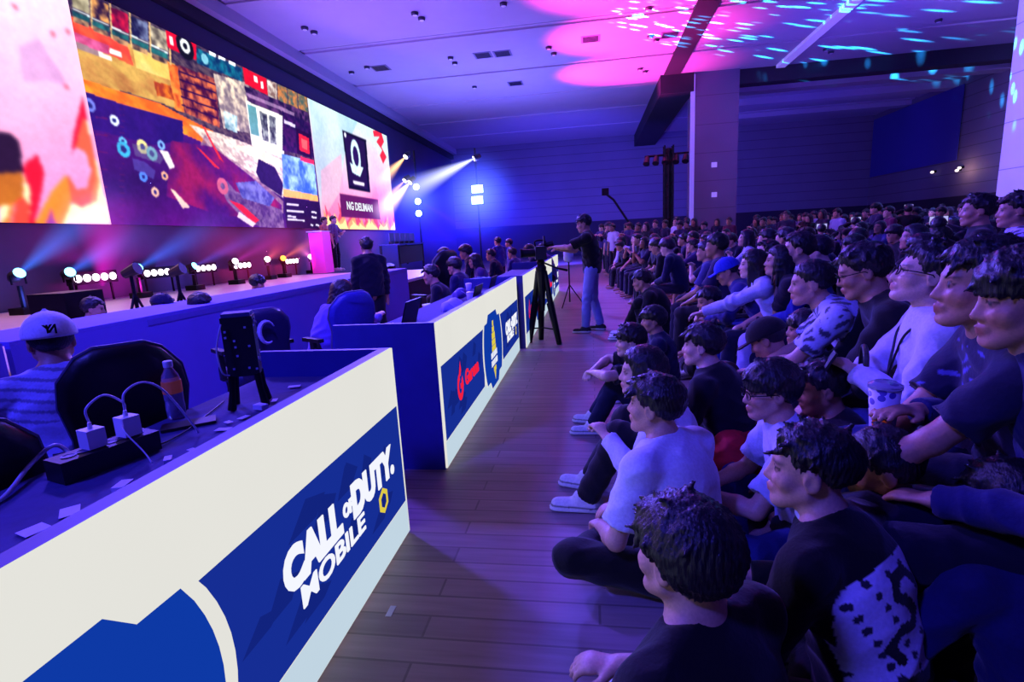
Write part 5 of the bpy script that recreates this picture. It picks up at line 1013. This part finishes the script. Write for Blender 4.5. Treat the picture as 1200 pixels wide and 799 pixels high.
person('person in dark clothes hunched on the floor, showing black hair and one pale cheek', J_('cross', slouch=.45, yaw=.3, pitch=.25), HP(830, 352, .74), rad(80), 1, (14, 14, 26), 'long', 'long', (12, 12, 20), 'short', vox=.01, seed=21, detail=False)
person('person in dark hoodie seated on the floor between the snake-print jacket and the chairs', J_('cross', slouch=.45, yaw=.2, pitch=.2), HP(1032, 548, .68), rad(64), 3, (14, 14, 30), 'long', 'long', (12, 12, 22), 'short', vox=.0085, seed=23, hood=True)
person('person in dark blue overshirt sitting on the floor below the drink cup', J_('cross', slouch=.5, yaw=.2, pitch=.35, hands=[(-.25, .36, .25), (.05, .4, .2)]), HP(1180, 590, .66), rad(15), 3, (26, 28, 84), 'long', 'denim', (22, 24, 60), 'short', vox=.0085, seed=25, loose=1.4)
person('person in dark jeans at the lower frame corner, mostly in shadow', J_('cross', slouch=.45, yaw=.1, pitch=.3, hands=[(-.28, .4, .2), (.1, .4, .2)]), HP(1310, 800, .62), rad(50), 3, (18, 18, 44), 'long', 'denim', (40, 44, 110), 'short', vox=.0085, seed=26)
person('person in a dark red-printed hoodie hidden behind the glasses wearer', J_('cross', slouch=.45, yaw=.1, pitch=.2), HP(962, 455, .70), rad(80), 3, (26, 12, 26), 'long', 'long', (12, 12, 20), 'short', vox=.01, seed=27, hood=True, detail=False)
# ================= first chair row
M_chair = plain('chair_navy_fabric', (26, 24, 48), .85, 0, .2, 60, .2)
def stack_chair_proto():
    t = empty('stacking_chair', 'dark padded stacking chair under a seated spectator', 'chair', (0, 0, 0), 0, 'stacking chairs of the audience')
    B('seat', box(nb(), -.22, .22, -.20, .24, .375, .428), M_chair, t, bevel=.02, smooth=True); B('backrest', box(nb(), -.21, .21, -.335, -.30, .55, .88), M_chair, t, bevel=.012, smooth=True)
    for s in (-1, 1):
        B('leg', tube(nb(), [(s*.21, .22, 0), (s*.21, .2, .39)], .012, 8), M_black, t); B('leg', tube(nb(), [(s*.21, -.27, 0), (s*.21, -.2, .39), (s*.215, -.315, .6), (s*.215, -.335, .86)], .012, 8), M_black, t)
    return t
CH0 = stack_chair_proto(); ch_used = [False]
def seat_under(o):
    if not ch_used[0]: c = CH0; ch_used[0] = True
    else: c = copy_tree(CH0)
    c.location = (o.location.x, o.location.y, 0); c.rotation_euler = o.rotation_euler; return c
def seated(label, px, py, z, rz=None, J=None, chair=True, **k):
    h = HP(px, py, z); J = J or J_('chair', slouch=.25); rz = heading(h.x, h.y) if rz is None else rz
    o = person(label, J, h, rz, **k)
    if chair: seat_under(o)
    return o, J
JO = J_('chair', slouch=.3, lean=.12, yaw=.05, pitch=-.02, hands=[(-.13, .50, .60), (-.02, .46, .60)], knees=[(-.2, .45, .52), (.22, .42, .52)])
P_O, JO = seated('person in dark printed tee with white bracelet, hands resting on lap', 1150, 334, 1.22, rad(74), JO, skin=1, shirt=(26, 26, 60), pcol=(16, 16, 40), hair='under', vox=.0062, seed=31, shirtcol=chest_print); band(P_O, JO, 0, (235, 235, 245), 'bracelet', .9, .033)
JN = J_('chair', slouch=.12, lean=.02, yaw=.05, pitch=-.22, hands=[(-.04, .28, .80), (.12, .40, .62)])
P_N, JN = seated('person with glasses and lanyard in white shirt, holding a phone', 1086, 322, 1.2, rad(70), JN, skin=2, shirt=(206, 204, 240), sleeve='long', pcol=(90, 90, 150), hair='short', vox=.0065, seed=33, glass=True, loose=1.3, amp=.009)
B('lanyard', tube(nb(), smooth_path([JN['nk']+np.array([-.07, -.02, .02]), JN['nk']+np.array([-.08, .085, -.06]), JN['ch']+np.array([-.04, .135, .0]), JN['ch']+np.array([0, .15, -.1]), JN['ch']+np.array([.04, .135, .0]), JN['nk']+np.array([.08, .085, -.06]), JN['nk']+np.array([.07, -.02, .02])]), .005, 6), M_bcable, P_N)
P_P, JP = seated('person at the frame edge in dark blue sweatshirt, a cup in one hand', 1203, 352, 1.2, rad(72), J_('chair', slouch=.35, lean=.1, yaw=.1, pitch=.1, hands=[(-.08, .34, .64), (.20, .34, .80)]), skin=1, shirt=(24, 26, 84), sleeve='long', pcol=(18, 18, 40), hair='mop', vox=.007, seed=35)
P_L, _ = seated('person with glasses in dark jacket with thin pale collar, head bowed', 1011, 318, 1.18, rad(72), J_('chair', slouch=.45, lean=.2, yaw=.0, pitch=.3, hands=[(-.1, .5, .60), (.06, .48, .6)]), skin=1, shirt=(12, 12, 20), sleeve='long', pcol=(12, 12, 20), hair='short', vox=.0075, seed=37, glass=True, loose=1.3)
P_M, _ = seated('person in pale patterned short sleeves leaning forward, arms along the thighs', 950, 332, 1.09, rad(70), J_('chair', slouch=.5, lean=.35, yaw=.1, pitch=.1, hands=[(-.1, .62, .60), (.04, .6, .58)]), skin=0, shirt=(200, 206, 245), pcol=(160, 156, 220), hair='pony', vox=.0085, seed=39, shirtcol=patterned, female=True)
P_M2, _ = seated('person in bright blue hooded top behind the patterned sleeves', 935, 292, 1.22, rad(68), J_('chair', slouch=.3, lean=.1, yaw=.1), skin=0, shirt=(32, 40, 150), sleeve='long', pcol=(20, 20, 60), hair='short', vox=.0085, seed=41, hood=True, detail=False)
P_W, _ = seated('long-haired person with chin on hand and pale skirt-like trousers', 913, 306, 1.13, rad(72), J_('chair', slouch=.35, lean=.15, yaw=.1, pitch=-.05, hands=[(-.02, .24, .98), (.08, .45, .62)]), skin=0, shirt=(20, 18, 40), pcol=(186, 180, 230), hair='long', vox=.0085, seed=43, female=True)
P_X, _ = seated('person with glasses tilting the head back, behind the long-haired one', 899, 297, 1.16, rad(70), J_('chair', slouch=.1, lean=-.05, yaw=.1, pitch=-.35), skin=2, shirt=(30, 26, 60), sleeve='short', pcol=(20, 20, 40), hair='short', vox=.009, seed=45, glass=True, detail=False)
P_Y, _ = seated('person in dark vest over long white sleeves, arms stretched forward', 882, 310, 1.10, rad(74), J_('chair', slouch=.35, lean=.25, yaw=.1, hands=[(-.12, .70, .72), (.0, .66, .70)]), skin=2, shirt=(200, 206, 245), sleeve='long', pcol=(20, 22, 50), hair='long', vox=.0085, seed=47, female=True)
P_Z, _ = seated('person in a bright blue bucket-like cap bending forward, pale denim legs', 852, 318, 1.02, rad(74), J_('chair', slouch=.5, lean=.4, yaw=.1, pitch=.4, hands=[(-.12, .55, .62), (.06, .55, .60)]), skin=1, shirt=(50, 50, 120), sleeve='long', pants='denim', pcol=(70, 84, 180), hair='cap', vox=.009, seed=49, cap='brim', capcol=(40, 60, 200), detail=False)
P_V, _ = seated('bare-legged person in shorts holding up a phone near the aisle', 812, 288, 1.12, rad(70), J_('chair', slouch=.25, lean=.08, hands=[(-.04, .38, .98), (.05, .36, .96)]), skin=0, shirt=(60, 44, 96), pants='short', pcol=(24, 22, 44), hair='short', vox=.01, seed=51, detail=False)
P_U, _ = seated('pale denim-legged person beside the bare-legged one', 836, 290, 1.13, rad(72), J_('chair', slouch=.3, lean=.12), skin=2, shirt=(90, 84, 170), pants='denim', pcol=(96, 110, 210), hair='short', vox=.011, seed=52, detail=False)
P_T = person('person in bulky black clothes sitting at the aisle edge, arms crossed on knees', J_('knees', slouch=.5, lean=.2, pitch=.2), HP(752, 327, .80), rad(80), 1, (8, 8, 16), 'long', 'long', (8, 8, 14), 'short', vox=.011, seed=53, detail=False, loose=1.7)
# standing people beside the pier
def standing(label, px, py, z, rz, J=None, **k): return person(label, J or J_('stand', slouch=.15), HP(px, py, z) if z is not None else None, rz, **k)
def head_at(px, py, Y): return pY(px, py, Y)
P_R1 = person('tall person in dark suit standing behind the seated row, near the pale pier', J_('stand', slouch=.1, yaw=.2), head_at(1145, 247, 4.3), rad(60), 1, (14, 14, 24), 'long', 'long', (12, 12, 20), 'short', vox=.009, seed=61, detail=False)
P_R2 = person('standing person in bold patterned shirt before the pale pier', J_('stand', slouch=.1, yaw=.2), head_at(1190, 247, 4.0), rad(60), 1, (190, 186, 240), 'short', 'long', (16, 16, 26), 'short', vox=.009, seed=62, detail=False, shirtcol=patterned)
# camera operator in the aisle
JC = J_('stand', slouch=.22, lean=.02, yaw=.1, pitch=.22, hands=[(-.02, .52, 1.26), (.06, .46, 1.22)], poles=[(-.7, 0, -.7), (.7, 0, -.7)], feet=[(-.10, .10, .085), (.12, -.1, .085)], knees=[(-.1, .07, .50), (.11, 0, .49)])
hc = pY(684, 266, 7.8); P_CAM = person('camera operator in black tee and jeans standing in the aisle behind the tripod', JC, hc, rad(84), 1, (10, 10, 16), 'short', 'denim', (128, 136, 190), 'short', vox=.0085, seed=63, shoes=(24, 24, 30), detail=True, loose=1.4, s=1.0)
# ================= crew and players on the stage side
hcap = HP(60, 400, 1.10); Jw = J_('chair', slouch=.3, lean=.12, pitch=.05, hands=[(-.1, .44, .7), (.12, .44, .7)])
P_W1 = person('person in white cap with dark monogram, back turned, striped pale shirt', Jw, hcap, rad(52), 1, (170, 168, 225), 'short', 'long', (16, 16, 30), 'cap', vox=.0075, seed=71, cap='plain', capcol=(232, 230, 245), loose=1.3, shirtcol=lambda V, J: 1-.55*((np.sin(V[:, 2]*150+V[:, 0]*30) > .55) & (V[:, 2] > J['ch'][2]-.02))[:, None]*np.ones(3))
for tx, dx_ in (('N', .006), ('Y', -.006)): 
    lo_ = letters(tx, 'monogram', M_dark, P_W1, .058, Matrix.Identity(4), .0015, .85, .001); lo_.matrix_local = head_mw(Jw) @ Matrix.Translation((dx_, -.1335, .058)) @ Matrix.Rotation(PI, 4, 'Z') @ Matrix.Rotation(PI/2-.22, 4, 'X')
def headphones(par, J):
    bm = nb(); tube(bm, [(.092*math.sin(a), -.005, .02+.115*math.cos(a)) for a in np.linspace(-1.5, 1.5, 15)], .009, 8); h = B('headset', bm, M_bluegrey, par); h.matrix_local = head_mw(J)
    for s in (-1, 1): B('ear_cup', tube(nb(), [(s*.082, -.005, .0), (s*.112, -.005, .0)], [.04, .036], 14), M_dark, h)
def crew(label, px, py, z, rz, shirt, seed, hs=False, cap=None, capcol=(20, 20, 30), hair='short', sleeve='long', vox=.011, J=None, chair=False, skin=1, group=None):
    h = HP(px, py, z); J = J or J_('chair', slouch=.3, lean=.15, pitch=.15); o = person(label, J, h, rz, skin, shirt, sleeve, 'long', (14, 14, 24), hair, vox=vox, seed=seed, detail=False, cap=cap, capcol=capcol, group=group)
    if hs: headphones(o, J)
    return o
crew('player in dark brimmed cap, head above the blue table, nearest the white cap', 191, 357, .965, rad(-60), (20, 18, 40), 81, False, 'brim', (26, 24, 60))
crew('player in dark hood bowed low behind the blue table, beside the headset player', 236, 358, .955, rad(-70), (18, 16, 50), 82, False, None, hair='curly')
crew('player with pale blue headset facing the aisle over the blue table', 302, 332, 1.01, rad(-80), (14, 12, 22), 83, True, hair='mop', J=J_('chair', slouch=.3, lean=.1, pitch=.3))
for i, (x, y, z, lb) in enumerate(((14, 345, 1.1, 'crew member in shadow by the side table, at the frame edge'), (40, 352, 1.05, 'crew member in shadow by the side table, just behind the white cap'))): pass
crew('person with flaming orange shirt print sitting low near the white cap', 110, 362, .98, rad(-60), (196, 84, 36), 85, hair='short', sleeve='short')
h = pY(430, 296, 6.6); P_S = person('large dark silhouetted person standing between the desks and the stage', J_('stand', slouch=.15, pitch=.05), h, rad(40), 1, (12, 12, 34), 'long', 'long', (10, 10, 22), 'short', vox=.01, seed=86, detail=False, loose=1.8, s=.9)
crew('long-haired person bent over the near end of the second desk, violet sleeve', 402, 343, 1.02, rad(-35), (90, 70, 170), 87, hair='long', vox=.009, J=J_('chair', slouch=.45, lean=.25, pitch=.2, hands=[(-.2, .55, .86), (.2, .55, .86)]), skin=2)
for i, (x, y, z, rz, col, lb, hr) in enumerate(((505, 322, 1.05, 100, (18, 16, 40), 'crew member in black seated behind the second desk, nearest its near end', 'short'), (532, 312, 1.08, 80, (30, 26, 80), 'crew member in navy behind the second desk, second from its near end', 'mop'), (556, 306, 1.08, 110, (80, 54, 120), 'crew member in violet top reaching over the second desk', 'long'), (575, 299, 1.1, 90, (20, 18, 50), 'crew member in dark top near the far end of the second desk', 'short'), (600, 297, 1.1, 70, (40, 36, 110), 'crew member in blue top at the third desk', 'short'), (620, 294, 1.15, 95, (22, 20, 60), 'crew member in dark top beyond the third desk', 'mop'), (635, 292, 1.15, 90, (60, 56, 140), 'crew member in paler blue top at the farthest desk', 'short'), (520, 300, 1.2, 60, (24, 20, 70), 'crew member half hidden by others beneath the haze', 'short'), (545, 296, 1.2, 100, (16, 14, 50), 'crew member in shadow before the end of the stage', 'curly'))): crew(lb, x, y, z, rad(rz), col, 90+i, hair=hr, vox=.012)
person('crew member standing upright in the haze behind the third desk', J_('stand', slouch=.1), pY(583, 283, 13.), rad(60), 1, (50, 46, 130), 'long', 'long', (20, 18, 50), 'short', vox=.013, seed=101, detail=False)
person('crew member standing beside another in the haze, slightly farther off', J_('stand', slouch=.1), pY(596, 285, 13.6), rad(100), 1, (34, 30, 110), 'long', 'long', (20, 18, 50), 'mop', vox=.013, seed=102, detail=False)
hh = pX(393, 279, -8.0); o = person('slim host in pale top standing on the stage beside the lectern', J_('stand', slouch=.08, hands=[(-.1, .3, 1.2), (.24, .08, .8)]), hh, rad(-90), 2, (120, 100, 150), 'short', 'long', (20, 14, 40), 'short', vox=.012, seed=103, detail=False, s=1.0, dz=.702)
hh = pX(381, 267, -8.45); o = person('host with lit orange face standing behind the pink lectern', J_('stand', slouch=.08, hands=[(-.2, .34, 1.1), (.2, .34, 1.1)]), hh, rad(-90), 2, (210, 120, 110), 'long', 'long', (20, 14, 30), 'short', vox=.012, seed=104, detail=False, s=1.0, dz=.702)
# ================= the far crowd: a dozen figures copied in rows
def proto(key, J, sleeve, pants, hair, seed, female=False): return cached(key, lambda: (meshes(J, key, .0155, sleeve, pants, female, False, 1.1, seed, hair, hairvox=.011), J))
PR = [proto('a', J_('chair', slouch=.3, yaw=.1), 'short', 'long', 'short', 1), proto('b', J_('chair', slouch=.4, lean=.2, yaw=-.1, pitch=.1, hands=[(-.1, .5, .62), (.1, .5, .62)]), 'long', 'long', 'mop', 2), proto('c', J_('chair', slouch=.2, lean=0, yaw=.2, pitch=-.1, hands=[(-.05, .3, .95), (.05, .3, .95)]), 'short', 'long', 'long', 3, True), proto('d', J_('chair', slouch=.45, lean=.1, yaw=0, pitch=.25), 'long', 'long', 'curly', 4), proto('e', J_('chair', slouch=.25, lean=.05, yaw=-.2, pitch=-.05, hands=[(-.02, .22, .98), (.1, .4, .62)]), 'short', 'long', 'under', 5)]
PS = [proto('s', J_('stand', slouch=.15, yaw=.1), 'short', 'long', 'short', 6), proto('t', J_('stand', slouch=.1, yaw=-.1, hands=[(-.08, .32, 1.3), (.08, .32, 1.3)]), 'long', 'long', 'mop', 7), proto('u', J_('stand', slouch=.2, yaw=.2, hands=[(-.12, .2, 1.05), (.12, .2, 1.02)]), 'short', 'long', 'long', 8, True)]
TONES = [((14, 13, 24), 'black'), ((22, 22, 60), 'navy'), ((40, 34, 70), 'dusky purple'), ((60, 58, 120), 'dull blue'), ((150, 148, 200), 'pale grey'), ((205, 205, 240), 'white'), ((90, 30, 70), 'wine red')]
WT = [.3, .2, .16, .12, .08, .1, .04]
taken = [(o.location.x, o.location.y) for o in C.objects if o.get('category') == 'person']
cnt = 0; rc = random.Random(11)
def far_person(x, y, stand, rowname):
    global cnt
    D, J = rc.choice(PS if stand else PR); k = rc.choices(range(7), WT)[0]; col, nm = TONES[k]; s = rc.uniform(.93, 1.05); rz = heading(x, y)+rc.uniform(-.25, .25)
    o = obj('person', D['body'], None, None, (x, y, 0)); o.rotation_euler = (0, 0, rz); o.scale = (s, s, s); o.color = (*map(float, SKIN[rc.randrange(4)]), 1)
    verb = 'standing' if stand else 'seated'
    tag(o, '%s spectator in %s top %s' % (verb, nm, rowname), 'person', '%s spectators in %s tops %s' % (verb, nm, rowname))
    j = rc.uniform(.8, 1.2); child('shirt', D['shirt'], o, tuple(v*j for v in rgbl(col))); child('trousers', D['pants'], o, rgbl((16+rc.random()*20, 16+rc.random()*18, 30+rc.random()*30))); child('hair', D['hair'], o, tuple(v*rc.uniform(.7, 2.) for v in BLACKH), head_mw(J))
    cnt += 1; taken.append((x, y))
for k in range(0, 16):
    y = 2.6; xr = 1.5+.88*k
    while y < 21:
        x = xr+rc.uniform(-.1, .1)-max(0, y-8)*(.085 if k < 4 else .03); y2 = y+rc.uniform(-.08, .08); y += .66 if k < 6 else .8
        stand = k >= 6 or y2 > 15.5
        if stand and rc.random() < .25: continue
        z = 1.62 if stand else 1.2; q = proj((x, y2, z))
        if q is None or not (690 < q[0] < 1205) or x/y2 > 1.05: continue
        if any((x-a)**2+(y2-b)**2 < .37 for a, b in taken): continue
        if x > 11.6 and y2 < 18.6: continue
        if math.hypot(x-5.1, y2-24.3) < 1.4: continue
        if k < 6 and not stand and k > 0 and q[2] < 3.2: continue
        if cnt >= 292: break
        far_person(x, y2, stand, 'in the chair rows nearest the aisle' if k < 3 and not stand else ('at the back of the hall' if stand else 'deep in the chair rows'))
print('far crowd', cnt)
# ---- things held or lying by the spectators
w = wpt(P_N, JN['wr'][0]+np.array([.03, .09, .04])); t = empty('phone', 'dark phone held up before the white shirt', 'phone', w, P_N.rotation_euler.z); t.rotation_euler = (.5, .1, P_N.rotation_euler.z); B('phone_body', box(nb(), -.075, .075, -.005, .005, -.037, .037), M_dark, t, bevel=.003)
p = wpt(P_N, (.02, .25, .70)); t = empty('handbag', 'black handbag with curved handle on the lap of the white-shirted person', 'bag', (p.x, p.y, p.z-.02), P_N.rotation_euler.z); bag_of(t, .15, .09, .13, M_dark, 4); B('bag_handle', tube(nb(), smooth_path([(-.1, 0, .11), (-.08, 0, .19), (0, 0, .215), (.08, 0, .19), (.1, 0, .11)]), .011, 8), M_leather, t)
p = wpt(P_P, JP['wr'][1]+np.array([-.03, .09, -.09])); t = empty('drink_cup', 'tall patterned drink cup with orange logo held at the frame edge', 'cup', p); mt, n = nt('cup_print'); out = n.nodes.new('ShaderNodeOutputMaterial'); pr = n.nodes.new('ShaderNodeBsdfPrincipled'); vo = N(n, 'ShaderNodeTexVoronoi', Scale=34.); cr = n.nodes.new('ShaderNodeValToRGB'); cr.color_ramp.interpolation = 'CONSTANT'; cr.color_ramp.elements[0].color = L4(60, 40, 150); cr.color_ramp.elements[1].color = L4(215, 205, 245); cr.color_ramp.elements[1].position = .38; tc = n.nodes.new('ShaderNodeTexCoord'); n.links.new(tc.outputs['Object'], vo.inputs[0]); n.links.new(vo.outputs['Distance'], cr.inputs[0]); n.links.new(cr.outputs[0], pr.inputs['Base Color']); n.links.new(pr.outputs[0], out.inputs[0])
B('cup_body', lathe(nb(), [(.032, 0), (.045, .17), (.042, .17)], 20), mt, t, smooth=True); B('cup_lid', lathe(nb(), [(.048, .168), (.048, .18), (.03, .19)], 20), M_pet, t); lg = lathe(nb(), [(.0, 0), (.02, .001), (.018, .002)], 16); o = B('cup_logo', lg, plain('cup_orange', (236, 110, 50), .5, emit=(220, 90, 40), es=.15), t); o.matrix_local = Matrix.Translation((-.025, -.031, .06)) @ Matrix.Rotation(PI/2, 4, 'X') @ Matrix.Rotation(-.65, 4, 'Y')
p = HP(862, 512, .3); F = Field((-.3, -.2, 0), (.3, .2, .4), .011); F.cap((-.16, 0, .16), (.14, 0, .15), .13, .14, .05, (1, 0, 0), .9); F.cap((-.05, 0, .26), (.1, 0, .24), .09, .07, .06); F.cut((0, 0, .003), (0, 0, -1)); V, Fc = F.mesh(); V = V+normals_of(V, Fc)*(.012*fold(V, 22, 3))[:, None]; V[:, 2] = np.maximum(V[:, 2], .001)
t = empty('backpack', 'soft red backpack on the floor between the white tee and glasses wearer', 'bag', (p.x, p.y, 0), .7); obj('bag_body', to_mesh('bag_body', V, Fc, None, plain('red_fabric', (205, 26, 40), .8, 0, .15, 60, .2, emit=(150, 10, 30), es=.0)), None, t); B('strap', tube(nb(), smooth_path([(-.1, -.12, .24), (-.05, -.2, .2), (.05, -.2, .12), (.1, -.14, .08)]), .014, 8), plain('strap_red', (120, 16, 30), .8), t)
def held_phone(o, J, lb): q = wpt(o, (J['wr'][0]+J['wr'][1])/2+np.array([0, .1, .05])); t = empty('phone', lb, 'phone', q, o.rotation_euler.z); B('phone_body', box(nb(), -.037, .037, -.004, .004, -.075, .075), M_dark, t, bevel=.003); B('display', plate(nb(), [(-.033, -.0045, -.07), (.033, -.0045, -.07), (.033, -.0045, .07), (-.033, -.0045, .07)]), emis('phone_display', (190, 190, 255), .8, sample=False) if 'phone_display' not in MATS else MATS['phone_display'], t)
for px, py, Y, lb in ((1065, 242, 14., 'bright raised phone screen, far back near the wall lamps'), (963, 265, 11., 'pale raised phone screen over the middle of the crowd'), (1003, 257, 12., 'small yellowish phone screen beside the pale one'), (1100, 258, 7., 'white lit phone screen held by the pier side')):
    q = pY(px, py, Y); t = empty('phone', lb, 'phone', q, -.3)
    D, J = proto('v', J_('stand', slouch=.1, hands=[(-.09, .36, 1.58), (.09, .36, 1.58)]), 'long', 'long', 'short', 9); s = q.z/1.66; rz = math.atan2(q.x, q.y)*-1; o = obj('person', D['body'], None, None, (q.x+math.sin(rz)*.46*s, q.y-math.cos(rz)*.46*s, 0)); o.rotation_euler.z = rz; o.scale = (s, s, s); o.color = (*map(float, SKIN[1]), 1); tag(o, 'dark standing spectator holding up the '+lb.split(',')[0].split(' over')[0].split(' held')[0], 'person'); child('shirt', D['shirt'], o, rgbl((14, 13, 24))); child('trousers', D['pants'], o, rgbl((16, 16, 30))); child('hair', D['hair'], o, BLACKH, head_mw(J)); t.rotation_euler.z = rz
    B('phone_body', box(nb(), -.09, .09, .001, .01, -.05, .05), M_dark, t); B('display', plate(nb(), [(-.085, 0, -.045), (.085, 0, -.045), (.085, 0, .045), (-.085, 0, .045)]), MATS.get('phone_display') or emis('phone_display', (190, 190, 255), .9, sample=False), t)
q = pZ(458, 716, .001); tag(B('paper_scrap', box(nb(), q.x-.012, q.x+.012, q.y-.03, q.y+.03, .0005, .002), M_paper), 'tiny pale scrap of paper on the aisle floor by the closest desk', 'paper')
# ------------------------------------------------------------------ lamps, sky, colour
def lamp(nm, kind, loc, aim, rgb, e, size=.3, spot=60, blend=.6, gobo=None):
    l = bpy.data.lights.new(nm, kind); l.color = rgb; l.energy = e
    if kind == 'AREA': l.shape = 'DISK'; l.size = size
    else: l.shadow_soft_size = size
    if kind == 'SPOT': l.spot_size = math.radians(spot); l.spot_blend = blend
    o = bpy.data.objects.new(nm, l); C.objects.link(o); o.location = loc
    if aim is not None: o.rotation_euler = (Vector(aim)-Vector(loc)).to_track_quat('-Z', 'Y').to_euler()
    if gobo: gobo(l)
    return o
BLUE = (.06, .05, 1.); VIO = (.125, .068, 1.)
lamp('wash_lamp_audience', 'SPOT', (-7.2, 7., 6.6), (1.8, 3.2, .6), VIO, 4600, .35, 80, .8)
lamp('wash_lamp_audience', 'SPOT', (-7.0, 15., 6.6), (3.0, 8, .6), VIO, 5800, .35, 85, .8)
lamp('wash_lamp_aisle', 'SPOT', (-5.5, 20., 6.8), (0., 6., 0), (.11, .08, 1.), 11000, .3, 70, .8)
lamp('wash_lamp_front', 'SPOT', (-4.5, -2.5, 6.5), (-1.2, 5., .6), BLUE, 3000, .5, 80, .9)
lamp('tower_lamp', 'POINT', pY(559, 228, 21.2), None, (.10, .14, 1.), 700, .3)
lamp('tower_lamp', 'POINT', pY(490, 235, 21.2), None, (.10, .14, 1.), 400, .3)
lamp('wall_wash', 'SPOT', (-1.5, 25, 1.2), (-2, 36.5, 3.2), (.07, .05, 1.), 6500, .5, 130, 1.)
lamp('wall_wash', 'SPOT', (9, 24, 2.), (10, 36.5, 3.5), (.06, .03, 1.), 1600, .5, 130, 1.)
lamp('ceiling_wash', 'SPOT', (-7.5, 12, 1.2), (-3.5, 18, 7.5), (.18, .10, 1.), 3600, .5, 120, 1.)
lamp('ceiling_wash', 'SPOT', (-3., 22, 1.5), (-2., 22, 7.5), (.2, .16, 1.), 2200, .5, 125, 1.)
lamp('ceiling_wash', 'SPOT', (7.5, 16, 2.), (9, 20, 7.5), (.12, .04, 1.), 1700, .5, 130, 1.)
lamp('pier_wash', 'SPOT', (2., 12, 5.5), (12, 16.5, 4.5), (.24, .17, 1.), 20000, .3, 50, .7)
for x, y in ((1.0, 14.8), (1.3, 18.4), (1.4, 22.2)): lamp('magenta_spot', 'SPOT', (x-6.0, y-.3, 1.6), (x, y, 7.5), (1., .03, .42), 30000, .3, 32, .8)
def gobo(l):
    l.use_nodes = True; n = l.node_tree; e = n.nodes['Emission']; tc = n.nodes.new('ShaderNodeTexCoord'); mp = n.nodes.new('ShaderNodeMapping'); mp.inputs['Scale'].default_value = (1.5, .5, 1.2); n.links.new(tc.outputs['Normal'], mp.inputs[0])
    vo = n.nodes.new('ShaderNodeTexVoronoi'); vo.inputs['Scale'].default_value = 42; n.links.new(mp.outputs[0], vo.inputs[0]); mr = n.nodes.new('ShaderNodeMapRange'); mr.inputs[1].default_value = .33; mr.inputs[2].default_value = .1; n.links.new(vo.outputs['Distance'], mr.inputs[0])
    nz = n.nodes.new('ShaderNodeTexNoise'); nz.inputs['Scale'].default_value = 5; n.links.new(tc.outputs['Normal'], nz.inputs[0]); m2 = n.nodes.new('ShaderNodeMapRange'); m2.inputs[1].default_value = .34; m2.inputs[2].default_value = .52; n.links.new(nz.outputs['Fac'], m2.inputs[0]); mu = n.nodes.new('ShaderNodeMath'); mu.operation = 'MULTIPLY'; n.links.new(mr.outputs[0], mu.inputs[0]); n.links.new(m2.outputs[0], mu.inputs[1]); n.links.new(mu.outputs[0], e.inputs['Strength'])
lamp('gobo_lamp', 'SPOT', (-5.0, 12.5, 1.3), (6.6, 17.5, 7.5), (.02, .42, 1.), 620000, .01, 40, .5, gobo)
lamp('table_fill', 'SPOT', (-1.2, 1.0, 5.5), (-3.5, 5.5, .6), (.12, .07, 1.), 2600, .4, 60, .8)  # added lamp without a fixture, brightens the blue table front
lamp('led_fill', 'AREA', (-8.2, 16.5, 4.2), (0, 13, 1.), (.6, .25, 1.), 200, 5.)  # added area lamp before the LED walls, supplies their pinkish fill
lamp('stage_glow', 'SPOT', (-8.4, 12.5, 6.3), (-5.4, 12.2, .7), (1., .25, .7), 1500, .3, 75, .7)
lamp('stage_glow', 'SPOT', (-8.4, 6.5, 6.0), (-6.2, 6.6, .7), (1., .5, .6), 900, .3, 75, .7)
for (y_, rgb, e_) in ((8.7, (1., .03, .75), 260), (10.5, (.15, .1, 1.), 120), (12.5, (1., .04, .25), 170), (14.5, (1., .05, .22), 200), (16.6, (1., .03, .8), 260), (6.5, (.08, .12, 1.), 130)): lamp('backdrop_wash', 'SPOT', (-8.1, y_, .9), (-9.1, y_, 1.5), rgb, e_*.4, .15, 120, .9)
lamp('wall_lamp_glow', 'POINT', pX(1122, 200, XR-.5), None, (1., .55, .45), 14, .1)
w = bpy.data.worlds.new('hall_dark'); bpy.context.scene.world = w; w.use_nodes = True; w.node_tree.nodes['Background'].inputs[0].default_value = (.01, .002, .34, 1); w.node_tree.nodes['Background'].inputs[1].default_value = .10
lamp('ambient_fill', 'AREA', (3., 9., 7.2), (3, 9, 0), (.05, .02, 1.), 130, 12.)
sc = bpy.context.scene
sc.view_settings.view_transform = 'Standard'; sc.view_settings.look = 'None'; sc.view_settings.exposure = 0; sc.view_settings.gamma = 1
sc.cycles.use_denoising = True; sc.cycles.max_bounces = 4; sc.cycles.diffuse_bounces = 2; sc.cycles.glossy_bounces = 2; sc.cycles.transmission_bounces = 4; sc.cycles.volume_bounces = 0; sc.cycles.transparent_max_bounces = 8; sc.cycles.sample_clamp_indirect = 3.
sc.cycles.volume_step_rate = 1.
